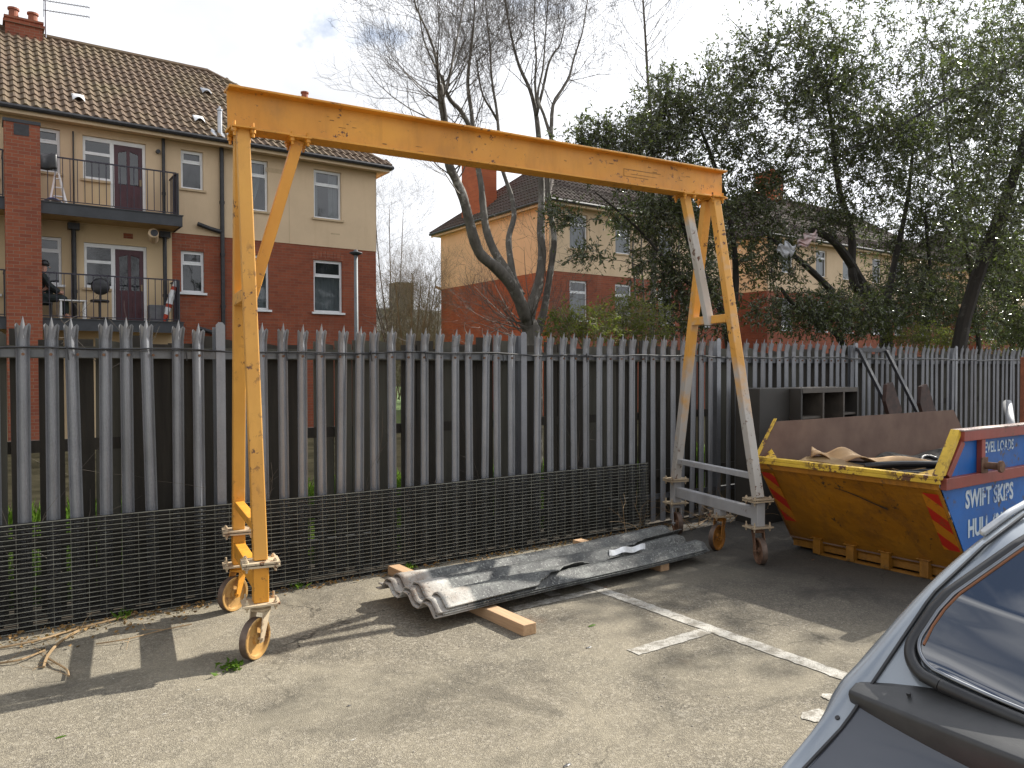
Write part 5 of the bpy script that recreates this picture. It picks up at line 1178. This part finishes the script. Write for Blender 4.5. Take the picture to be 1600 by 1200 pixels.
# centre left evergreen
Yc = 8.6; b_ = at(1140, 545, Yc); b0 = Vector((b_.x, Yc, 0))
evergreen('evergreen_tree', 'evergreen tree with sparse outer sprays behind the right end of the yellow beam', b0,
    [([b0, b_, at(1120, 470, Yc), at(1085, 400, Yc), at(1060, 330, Yc), at(1020, 270, Yc)], .09, .03), ([b_, at(1150, 440, Yc), at(1140, 340, Yc), at(1110, 240, Yc), at(1080, 170, Yc)], .07, .02), ([at(1120, 470, Yc), at(1060, 430, Yc), at(1000, 360, Yc), at(930, 300, Yc)], .04, .012)],
    [el(985, 245, Yc, 95, 50, .8, .9), el(1080, 195, Yc, 110, 80, 1.0, 1.3), el(1040, 330, Yc, 120, 50, .9, .9), el(1150, 130, Yc, 60, 80, .6, .35), el(1150, 330, Yc, 80, 110, 1.0, .85), el(1080, 470, Yc, 90, 60, .7, .75), el(890, 340, Yc, 60, 14, .3, .10), el(925, 398, Yc, 45, 12, .3, .07), el(925, 225, Yc, 50, 45, .5, .22), el(1040, 420, Yc, 70, 50, .6, .35), el(1040, 180, Yc, 35, 70, .4, .2)], 2600, 18)
# middle evergreen with dark leaning limbs
Yc = 8.2; b_ = at(1385, 545, Yc); b0 = Vector((b_.x, Yc, 0))
evergreen('evergreen_tree', 'dense evergreen tree with dark forked trunk holding snagged plastic bags', b0,
    [([b0, b_, at(1380, 500, Yc), at(1345, 440, Yc), at(1325, 405, Yc), at(1300, 375, Yc), at(1270, 360, Yc)], .15, .06), ([at(1375, 470, Yc), at(1335, 445, Yc), at(1330, 360, Yc), at(1310, 290, Yc), at(1300, 200, Yc), at(1290, 120, Yc)], .11, .02),
     ([b0 + Vector((-.5, 0, 0)), at(1320, 545, Yc), at(1275, 500, Yc), at(1240, 475, Yc), at(1220, 450, Yc)], .07, .03), ([at(1300, 455, Yc), at(1270, 425, Yc), at(1235, 395, Yc), at(1200, 370, Yc)], .075, .03), ([at(1380, 500, Yc), at(1400, 400, Yc), at(1420, 300, Yc), at(1430, 180, Yc)], .09, .02)],
    [el(1240, 150, Yc, 100, 110, 1.0, .9), el(1200, 280, Yc, 70, 80, .9, .45), el(1330, 230, Yc, 130, 130, 1.2, 2.0), el(1320, 70, Yc, 150, 90, .9, .5), el(1230, 60, Yc, 110, 70, .8, .28), el(1290, 490, Yc - .3, 170, 36, .8, 1.2), el(1420, 380, Yc, 60, 110, 1.0, .9), el(1215, 400, Yc, 45, 60, .6, .3), el(1390, 470, Yc - .2, 100, 50, .9, .9), el(1290, 345, Yc, 60, 30, .6, .3)], 3500, 18)
# right evergreen
Yc = 7.9; b_ = at(1530, 560, Yc); b0 = Vector((b_.x, Yc, 0))
evergreen('evergreen_tree', 'tall dark evergreen tree filling the right edge of the view with long leaning boughs', b0,
    [([b0, b_, at(1520, 450, Yc), at(1500, 330, Yc), at(1480, 200, Yc), at(1470, 80, Yc)], .06, .015), ([at(1515, 470, Yc), at(1560, 380, Yc), at(1590, 260, Yc), at(1620, 120, Yc)], .045, .012), ([at(1640, 60, Yc - .8), at(1560, 115, Yc - .8), at(1470, 160, Yc - .8), at(1380, 210, Yc - .6), at(1320, 235, Yc - .5)], .055, .012), ([b0 + Vector((-.9, .2, 0)), at(1450, 560, Yc), at(1455, 450, Yc), at(1445, 330, Yc)], .06, .03)],
    [el(1450, 200, Yc, 120, 140, 1.2, 1.7), el(1560, 220, Yc, 120, 200, 1.4, 2.2), el(1480, 60, Yc, 140, 90, 1.0, .7), el(1590, 60, Yc, 90, 110, 1.0, .8), el(1480, 470, Yc, 110, 70, 1.1, 1.5), el(1600, 440, Yc, 70, 90, 1.1, 1.3), el(1480, 340, Yc, 50, 60, 1.0, .7), el(1400, 210, Yc - .8, 110, 35, .5, .35), el(1560, 380, Yc - .4, 60, 30, .6, .3), el(1300, 120, Yc, 60, 60, .6, .3), el(1600, 520, Yc, 60, 40, 1.0, 1.0), el(1570, 470, Yc, 60, 60, 1.0, .9), el(1540, 400, Yc, 60, 60, .8, .6)], 4900, 19)
# evergreen to the right of the frame, overhanging the yard: it shades the skip corner
b0 = Vector((13.6, 6.5, 0))
evergreen('evergreen_tree', 'evergreen tree beyond the right edge overhanging the skip corner', b0, [([b0, b0 + Vector((0, -.3, 2.5)), b0 + Vector((-.2, -1.2, 5)), b0 + Vector((.2, -1.6, 7.5))], .16, .04)],
    [((14.0, 4.9, 6.2), (2.0, 1.1, 1.5), 1.6), ((13.0, 5.2, 4.2), (1.6, .8, .9), .8), ((15.4, 4.2, 7.6), (1.8, 1.5, 1.4), 1), ((12.0, 5.3, 5.4), (1.0, .6, 1.0), .5)], 1500, 22)
# yellow green shrubs and undergrowth just behind the fence
for (u_, v_, Y_, ru, rv, n_, lb) in ((905, 515, 7.4, 50, 34, 260, 'loose yellow green shrub at the foot of the bare multi-stemmed tree'), (985, 505, 7.9, 62, 42, 300, 'wider yellow green shrub between the bare tree and the evergreen'), (1590, 525, 9.5, 70, 40, 360, 'bright green bush low at the right edge beyond the fence'), (1440, 530, 7.2, 60, 22, 200, 'bright green undergrowth seen over the fence behind the skip')):
    q = at(u_, v_, Y_); b0 = Vector((q.x, Y_, 0)); e_ = el(u_, v_, Y_, ru, rv, .6, 1)
    tk = [([b0, b0 + Vector((random.uniform(-.3, .3), random.uniform(-.2, .2), q.z * .6)), q + Vector((random.uniform(-.4, .4), 0, random.uniform(-.1, .3)))], .025, .008) for _ in range(4)]
    evergreen('shrub', lb, b0, tk, [e_], n_, 16, LEAFY, TWIGG, (.03, .06), 'shrub', 'shrubs behind the fence', .003, .13)
# far wood and hedge line
def twigmass(name, label, u0, u1, v0, v1, Y, n_, mat):
    mb = MB()
    for _ in range(n_):
        u_ = random.uniform(u0, u1); hgt = random.uniform(v0, v1); q = at(u_, 560, Y + random.uniform(-3, 3)); t_ = at(u_ + random.uniform(-12, 12), hgt, q.y); grow(mb, Vector((q.x, q.y, .2)), t_ - q, (t_ - q).length + 1.4, .03, 2, .2, .8, (4, 7), .006)
    tag(mb.build(name, mat, recalc=False), label, 'scrub', kind='stuff')
twigmass('distant_scrub', 'mass of brown bare scrub in the gap between the housing blocks', 590, 690, 455, 505, 34, 75, M_var('hazy_olive_twig', (.13, .125, .075), (.20, .185, .12), 1, .9, 0, 0))
hl = MB(); hl.grid(lambda a, c: (-60 + 400 * a, 250 + 60 * c, -4 + (18 + 2.2 * math.sin(a * 40) + 1.2 * math.sin(a * 93)) * math.sin(math.pi * min(c * 1.0, .5))), 120, 6)
tag(hl.build('distant_hill', M_var('hazy_wooded_hill', (.11, .12, .10), (.16, .16, .14), .05, .95, 0, 0)), kind='structure')
# grass behind the fence (stuff)
n_ = 36000; X = rng.uniform(-.8, 14, n_); Yg = 6.35 + rng.random(n_) ** 1.4 * 3.6; LP = np.stack([X, Yg, np.zeros(n_)], 1); LD = np.stack([rng.normal(size=n_) * .3, rng.normal(size=n_) * .3, np.ones(n_)], 1); Ls = rng.uniform(.10, .34, n_)
tag(leaves_mesh('long_grass', LP, LD, Ls, np.full(n_, .018), GRASSM, None, .05), 'long bright green grass growing behind the board fence', 'grass', kind='stuff')
# dry stems tangled on the fence
st = MB()
for _ in range(14):
    x = random.uniform(-.2, 6.8); grow(st, (x, FY + .08, random.uniform(.1, .5)), (random.uniform(-.8, .8), -.02, 1), random.uniform(.5, 1.3), .004, 1, .0, .8, (2, 4), .0015)
tag(st.build('dry_stems', TWIG, recalc=False), 'dry thin stems tangled through the foot of the steel fence', 'stems', kind='stuff')
st = MB()
for (u_, v_) in ((150, 565), (175, 575), (640, 535), (740, 532), (755, 530)):
    q = at(u_, v_, 5.95); grow(st, q, (random.uniform(-1, 1), 0, .5), .45, .004, 2, .1, .9, (2, 4), .0016)
tag(st.build('dry_vine', TWIG, recalc=False), 'pale dry vine curling over the tops of the dark boards', 'vine', kind='stuff')
# leaf litter along the foot of the mesh
LIT = mk_leaf('dead_leaf', (.16, .09, .035), (.24, .15, .06), (.10, .06, .03), .8, .1, .2)
n_ = 1500; X = rng.uniform(-.9, 6.2, n_); Yl = 5.70 - np.abs(rng.normal(size=n_)) * .07 * (1 + 1.3 * (X < 1.2)); LP = np.stack([X, Yl, rng.uniform(.004, .03, n_)], 1); LD = rng.normal(size=(n_, 3)) * np.array((1, 1, .25)); Ls = rng.uniform(.015, .045, n_)
keep = (X < 1.3) | (rng.random(n_) < .35); tag(leaves_mesh('leaf_litter', LP[keep], LD[keep], Ls[keep], Ls[keep] * .5, LIT, None), 'brown dead leaves and bits strewn along the foot of the wire mesh', 'leaf litter', kind='stuff')
DRYT = M_var('dry_vine_stem', (.20, .13, .06), (.32, .22, .12), 6, .8, 0, .2)
for i, (P, r_, lb) in enumerate((([(0, 1012), (60, 1000), (110, 985), (150, 975), (215, 958)], .007, 'long dry stem lying against the bottom edge of the mesh'), ([(68, 1042), (74, 1025), (90, 1006), (110, 992), (124, 985)], .008, 'crooked pale twig curving up towards the mesh'), ([(74, 1028), (88, 1036), (104, 1046), (107, 1056)], .006, 'short dark twig hooked at the end of the crooked pale twig'), ([(0, 1036), (34, 1030), (70, 1016)], .006, 'straight dry twig at the left edge below the mesh'), ([(150, 1006), (200, 998), (256, 984), (300, 975)], .004, 'thin dry stem lying across the crane shadow'))):
    tw2 = MB(); q = [gz(u_, v_, .012 + .01 * (k % 2)) for k, (u_, v_) in enumerate(P)]; tw2.tube(smooth_line(q, 3), r_, 5)
    for _ in range(4): a_ = random.choice(q); grow(tw2, a_, (random.uniform(-1, 1), random.uniform(-1, 1), .1), .12, .003, 1, 0, .8, (1, 2), .0015)
    tag(tw2.build('twig', DRYT, recalc=False), lb, 'twig', 'twigs on the tarmac')
for (x_, lb) in ((1.95, 'tiny weed at the mesh foot midway between the crane leg and the pine timber'), (2.9, 'tiny weed at the mesh foot behind the left end of the corrugated stack'), (.75, 'tiny weed growing among the dead leaves at the left of the mesh foot')):
    n_ = 26; a = rng.random(n_) * 6.28; LP = np.stack([x_ + rng.normal(size=n_) * .03, 5.66 + rng.normal(size=n_) * .02, rng.uniform(.004, .02, n_)], 1); LD = np.stack([np.cos(a), np.sin(a), np.full(n_, .9)], 1); Ls = rng.uniform(.03, .08, n_)
    tag(leaves_mesh('weed', LP, LD, Ls, Ls * .22, GRASSM, None), lb, 'weed')
# small weed by the front wheel
q = gz(360, 1046); n_ = 60; a = rng.random(n_) * 6.28; LP = np.stack([q.x + rng.normal(size=n_) * .035, q.y + rng.normal(size=n_) * .03, rng.uniform(.004, .02, n_)], 1); LD = np.stack([np.cos(a), np.sin(a), np.full(n_, .35)], 1); Ls = rng.uniform(.025, .06, n_)
tag(leaves_mesh('weed', LP, LD, Ls, Ls * .4, GRASSM, None), 'small green weed growing from the tarmac by the front wheel', 'weed')
for (u_, v_, s_, mt, lb) in ((310, 1078, .012, LINE, 'small pale stone on the tarmac below the weed'), (256, 1116, .010, LINE, 'tiny pale stone nearest the left shadow of the crane'), (552, 1156, .012, LINE, 'white chip of stone at the bottom left of the open tarmac'), (545, 1103, .012, BLACKM, 'small black lump on the open tarmac'), (920, 1012, .02, BLACKM, 'dark dead leaf near the pine timber end'), (945, 918, .022, RUST, 'rust brown dead leaf beside the long white line'), (886, 1196, .02, BLACKM, 'dark scrap at the bottom edge of the photograph'), (95, 1152, .018, GRASSM, 'small green leaf lying near the bottom left corner'), (1270, 875, .02, RUST, 'brown leaf on the shaded tarmac in front of the skip'), (925, 978, .028, GRASSM, 'long green leaf lying behind the timber end')):
    q = gz(u_, v_); m_ = MB(); m_.lathe((q.x, q.y, .0), [(s_ * .9, .001), (s_, s_ * .12), (s_ * .5, s_ * .26), (0, s_ * .2)], 6)
    m_.v = [(q.x + (x - q.x) * 1.25 + (y - q.y) * .5 + random.uniform(-.2, .2) * s_, q.y + (y - q.y) * .5, z) for x, y, z in m_.v]
    o = m_.build('debris', mt); tag(o, lb, 'debris', 'bits lying on the tarmac'); 
gr = MB(); q0 = Vector((0, 0, 0))
for _ in range(420):
    x, y = random.uniform(.3, 4.5), random.uniform(.8, 5.5); s_ = random.uniform(.002, .006); gr.lathe((x, y, 0), [(s_, 0), (s_ * .8, s_ * .6), (0, s_ * .8)], 5)
tag(gr.build('grit', M_var('pale_grit', (.35, .32, .27), (.15, .13, .11), 60, .9, 0, 0), recalc=False), 'loose grit scattered on the tarmac', 'grit', kind='stuff')
# cables and rags on the bench behind right frame
st = MB()
for _ in range(26): x = random.uniform(5.2, 7.0); grow(st, (x, random.uniform(5.3, 5.75), .02), (random.uniform(-1, 1), random.uniform(-.3, .3), .35), .4, .005, 1, -.1, .8, (2, 3), .002)
tag(st.build('brushwood', DRYT, recalc=False), 'tangle of dry brushwood on the ground behind the right legs of the crane', 'brushwood', kind='stuff')

# plastic bags snagged in the tree
BAG = M_var('thin_plastic', (.55, .56, .58), (.40, .41, .43), 14, .35, 0, .3); BAGP = M_var('pinkish_plastic', (.62, .42, .40), (.50, .46, .46), 8, .4, 0, .3)
for (u_, v_, ru, rv, an, mt, lb) in ((1262, 374, 22, 10, .6, BAGP, 'torn pink and white plastic bag snagged upper right in the evergreen'), (1229, 390, 17, 13, .1, BAG, 'translucent white plastic bag snagged lower left in the evergreen')):
    c = at(u_, v_, 7.5); s_ = .0085; m_ = MB()
    def fn(a, b_):
        x_ = (a - .5) * 2 * ru * s_; z_ = (b_ - .5) * 2 * rv * s_ * math.sin(math.pi * (.12 + .8 * a)) + .03 * math.sin(a * 14); return c + rt * (x_ * math.cos(an) - z_ * math.sin(an)) + Vector((0, 0, 1)) * (x_ * math.sin(an) + z_ * math.cos(an)) + fw * (.04 * math.sin(a * 19 + b_ * 11)) + Vector((0, 0, .02 * math.sin(a * 23 + b_ * 9)))
    m_.grid(fn, 18, 10); tag(m_.build('plastic_bag', mt, None, smooth=True, solid=.003), lb, 'plastic bag')

# ------------------------------------------------------------------ car
def mk_carpaint():
    t = NT('grey_car_paint'); t.fin(t.mix(t.ramp(t.noise(3, 4), .3, .7), (.30, .33, .36), (.25, .28, .31)), .25, .3); t.b.inputs['Coat Weight'].default_value = .8; t.b.inputs['Coat Roughness'].default_value = .06
    t.bump(t.noise(300, 2), .03, .001); return t.mat
CARP = mk_carpaint()
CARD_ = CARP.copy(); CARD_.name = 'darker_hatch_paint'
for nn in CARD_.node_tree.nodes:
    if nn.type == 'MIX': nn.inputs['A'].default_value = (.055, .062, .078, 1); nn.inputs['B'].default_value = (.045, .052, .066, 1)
SPOIL = M_var('weathered_black_plastic', (.024, .025, .026), (.050, .050, .050), 5, .42, 0, .15, 300, bd=.001)
SEAL = M_var('black_rubber', (.015, .015, .017), (.03, .03, .03), 8, .4, 0, 0)
CHROME = M_var('dull_trim', (.26, .27, .29), (.20, .21, .22), 6, .3, .9, 0)
def mk_cglass():
    t = NT('car_rear_glass'); t.b.inputs['Base Color'].default_value = (.012, .014, .018, 1); t.b.inputs['Roughness'].default_value = .02; t.b.inputs['IOR'].default_value = 2.4
    t.b.inputs['Coat Weight'].default_value = .6; t.b.inputs['Coat Roughness'].default_value = .02; return t.mat
CG = mk_cglass()
yc = .20
car = thing('hatchback_car', (3.0, yc, 0), 'grey hatchback car with black rear spoiler parked in the near right corner', 'car')
ST = [(.93, .28, .74, .28), (.90, .42, .77, .42), (.95, .56, .80, .55), (1.10, .60, .815, .59), (1.17, .66, .825, .64), (1.28, .735, .83, .72), (1.41, .80, .825, .795), (1.54, .865, .79, .895), (1.605, .925, .778, .957), (1.67, .985, .765, 1.02), (1.82, 1.11, .745, 1.145), (1.98, 1.215, .70, 1.25), (2.14, 1.295, .665, 1.32), (2.34, 1.352, .64, 1.36), (2.7, 1.385, .625, 1.375), (3.15, 1.38, .62, 1.36), (3.45, 1.33, .62, 1.31), (3.8, 1.15, .66, 1.12), (4.15, .965, .70, .93), (4.6, .90, .72, .86), (4.92, .80, .73, .77), (5.03, .6, .73, .58), (5.03, .28, .72, .28)]
body = MB(); NJ = 14
lat = [-1, -.937, -.86, -.7, -.53, -.35, -.17, 0, .17, .35, .53, .7, .86, .937, 1]
def section(s_):
    X, zc, hw, ze = s_; row = []
    full = .83 if .62 < ze else hw
    def side(sg):
        zs = min(ze, .90); r_ = []
        bw_ = max(hw, min(.835, hw + max(0, ze - .80) * 1.2)) if ze > .85 else max(hw, .79)
        r_ += [(X, yc + sg * (bw_ + .005 if ze > .9 else hw + .004), min(ze - .01, .93) if ze > .9 else ze - .015), (X, yc + sg * max(.835 if ze > .65 else hw, hw), min(ze - .02, .66)), (X, yc + sg * (.80 if ze > .5 else hw), min(ze - .03, .22))]
        return r_
    L_ = side(-1)[::-1]; R_ = side(1)
    return L_ + [(X, yc + hw * j, zc + (ze - zc) * abs(j) ** 3) for j in lat] + R_
rows = [section(s_) for s_ in ST]; w_ = len(rows[0])
for r_ in rows: body.v += r_
for i in range(len(rows) - 1):
    for j in range(w_ - 1): a = i * w_ + j; body.face((a, a + 1, a + w_ + 1, a + w_))
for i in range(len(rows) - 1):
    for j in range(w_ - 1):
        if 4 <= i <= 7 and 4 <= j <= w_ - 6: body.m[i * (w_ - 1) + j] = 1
bo = body.build('body', [CARP, CARD_], car, smooth=True); md = bo.modifiers.new('ss', 'SUBSURF'); md.levels = 2; md.render_levels = 2
def lerpST(X):
    for a, b_ in zip(ST[:-1], ST[1:]):
        if a[0] <= X <= b_[0] and b_[0] > a[0]:
            t_ = (X - a[0]) / (b_[0] - a[0]); return [a[k] + (b_[k] - a[k]) * t_ for k in range(4)]
    return list(ST[-1])
def surf(X, yy, off=.0):
    s_ = lerpST(X); j = max(-1, min(1, (yy - yc) / s_[2])); return Vector((X - off * .55, yy, s_[1] + (s_[3] - s_[1]) * abs(j) ** 3 + off * .83))
def glassline(X, sg, inset): s_ = lerpST(X); return yc + sg * (s_[2] - inset)
# rear glass with seal and bright inner trim
gx0, gx1 = 1.665, 2.20
def gpt(a, c, off, grow_=0.0):
    """a up the glass, c across; rounded corners"""
    X = gx0 - grow_ + (gx1 - gx0 + 2 * grow_) * a; s_ = lerpST(X); hw = s_[2] - .095 - .20 * max(0, X - 1.78) + grow_
    e = min(a, 1 - a); rr = .12
    if e < rr: hw -= .10 * (1 - math.sqrt(max(0, 1 - ((rr - e) / rr) ** 2)))
    y = yc + hw * (2 * c - 1); j = (2 * c - 1); P = Vector((X, y, s_[1] + .004 + .030 * abs(j) ** 3)); return P + Vector((-.56, 0, .83)) * off
gm = MB(); gm.grid(lambda a, c: gpt(a, c, .012), 70, 24); gm.build('rear_window', CG, car, smooth=True, recalc=False)
def ringpts(off, gr, n_=110):
    P = []
    for i in range(n_): P.append(gpt(i / n_, 1, off, gr))
    for i in range(n_): P.append(gpt(1, 1 - i / n_, off, gr))
    for i in range(n_): P.append(gpt(1 - i / n_, 0, off, gr))
    for i in range(n_ + 1): P.append(gpt(0, i / n_, off, gr))
    return P
sm = MB(); sm.tube(ringpts(.008, .016), .014, 8, cap=False); sm.build('window_seal', SEAL, car, smooth=True)
sm = MB(); sm.tube(ringpts(.014, .003), .0045, 8, cap=False); sm.build('window_trim', CHROME, car, smooth=True)
RTR = M_var('orange_rusty_trim', (.24, .09, .035), (.18, .08, .04), 12, .7)
sm = MB(); sm.tube([gpt(.08 + .9 * i / 12, 1 - .004, .0135) for i in range(13)], .0028, 5); sm.build('rust_line', RTR, car)
# hatch shut line
for sg in (-1, 1):
    hg = MB()
    P = [surf(1.20 + .03 * i, yc + sg * (lerpST(1.20 + .03 * i)[2] - .05), .003) for i in range(34)]
    for a_, b_ in zip(P[:-1], P[1:]): hg.bar(a_, b_, .006, .006)
    hg.build('hatch_gap', SEAL, car)
hd = MB(); q = surf(1.545, yc + lerpST(1.545)[2] - .028, .0); hd.lathe(q, [(0, .004), (.0055, .004), (.0055, -.004)], 12, (-.55, .15, .8)); q2 = Vector((1.60, yc + .66, .975)); 
hd.build('bolt_hole', SEAL, car)
# spoiler below the glass
sp_ = MB(); NS = 36
def spsec(c):
    s_ = 2 * c - 1; y = yc + .755 * s_; e = abs(s_) ** 5; cv = .03 * s_ * s_
    x_f = 1.665 + .00 * e + .0; up_ = e * .0
    return [(1.69 - .065 * e, y, 1.008 - .044 * e), (1.645 - .04 * e, y, .990 - .026 * e), (1.575 + cv, y, .964), (1.545 + cv, y, .956), (1.542 + cv, y, .946), (1.548 + cv, y, .90 + .03 * e), (1.56 + cv, y, .83 + .09 * e), (1.64 - .03 * e, y, .86 + .05 * e)]
for i in range(NS + 1): sp_.v += [tuple(p) for p in spsec(i / NS)]
for i in range(NS):
    for j in range(8): a = i * 8 + j; b_ = i * 8 + (j + 1) % 8; sp_.face((a, b_, b_ + 8, a + 8))
sp_.face(list(range(8))[::-1]); sp_.face([NS * 8 + j for j in range(8)])
so = sp_.build('spoiler', SPOIL, car, smooth=True, bevel=.004); md = so.modifiers.new('e', 'EDGE_SPLIT'); md.split_angle = R(50)
hd = MB(); hd.lathe((1.612, yc + .64, .9775), [(0, .003), (.0045, .003), (.0045, -.003)], 10, (-.2, 0, 1)); hd.build('screw', SEAL, car)
# roof gutters, side windows, bumper, lamps, wheels
for sg in (-1, 1):
    gm = MB(); P = [surf(2.02 + .1 * i, yc + sg * lerpST(2.02 + .1 * i)[2] * .975, .000) for i in range(14)]; gm.tube(P, [.009] * 14, 8); gm.build('roof_gutter', M_var('pale_gutter_trim', (.60, .62, .64), (.5, .52, .54), 6, .25, .3, 0), car, smooth=True)
    gl = MB(); gl.prism([(2.25, yc + sg * .70, .98), (3.75, yc + sg * .72, .98), (3.3, yc + sg * .585, 1.26), (2.45, yc + sg * .585, 1.26)], (0, sg * .012, 0)); gl.build('side_window', CG, car)
    tl = MB(); tl.box((1.12, yc + sg * .60 - .14, .64), (1.165, yc + sg * .60 + .14, .74)); tl.build('tail_light', M_var('red_lens', (.35, .01, .01), (.25, .01, .01), 4, .2, 0, 0), car, bevel=.01)
    for x in (1.55, 4.25):
        wh = MB(); wh.lathe((x, yc + sg * .70, .30), [(.20, -.08), (.28, -.09), (.30, -.06), (.30, .06), (.28, .09), (.20, .08)], 32, (0, 1, 0)); wo = wh.build('wheel', SEAL, car, smooth=True)
        wh = MB(); wh.lathe((x, yc + sg * .745, .30), [(.20, .02), (.19, .03), (.15, -.005), (.06, .02), (0, .02)] , 24, (0, sg, 0)); wh.build('rim', CHROME, wo, smooth=True)
bm = MB(); bm.box((.86, yc - .78, .42), (.945, yc + .78, .56)); bm.build('bumper', SPOIL, car, bevel=.02)
pl_ = MB(); pl_.box((1.115, yc - .26, .615), (1.125, yc + .26, .70)); pl_.build('number_plate', M_var('yellow_plate', (.6, .45, .03), (.55, .42, .03), 4, .4, 0, 0), car)
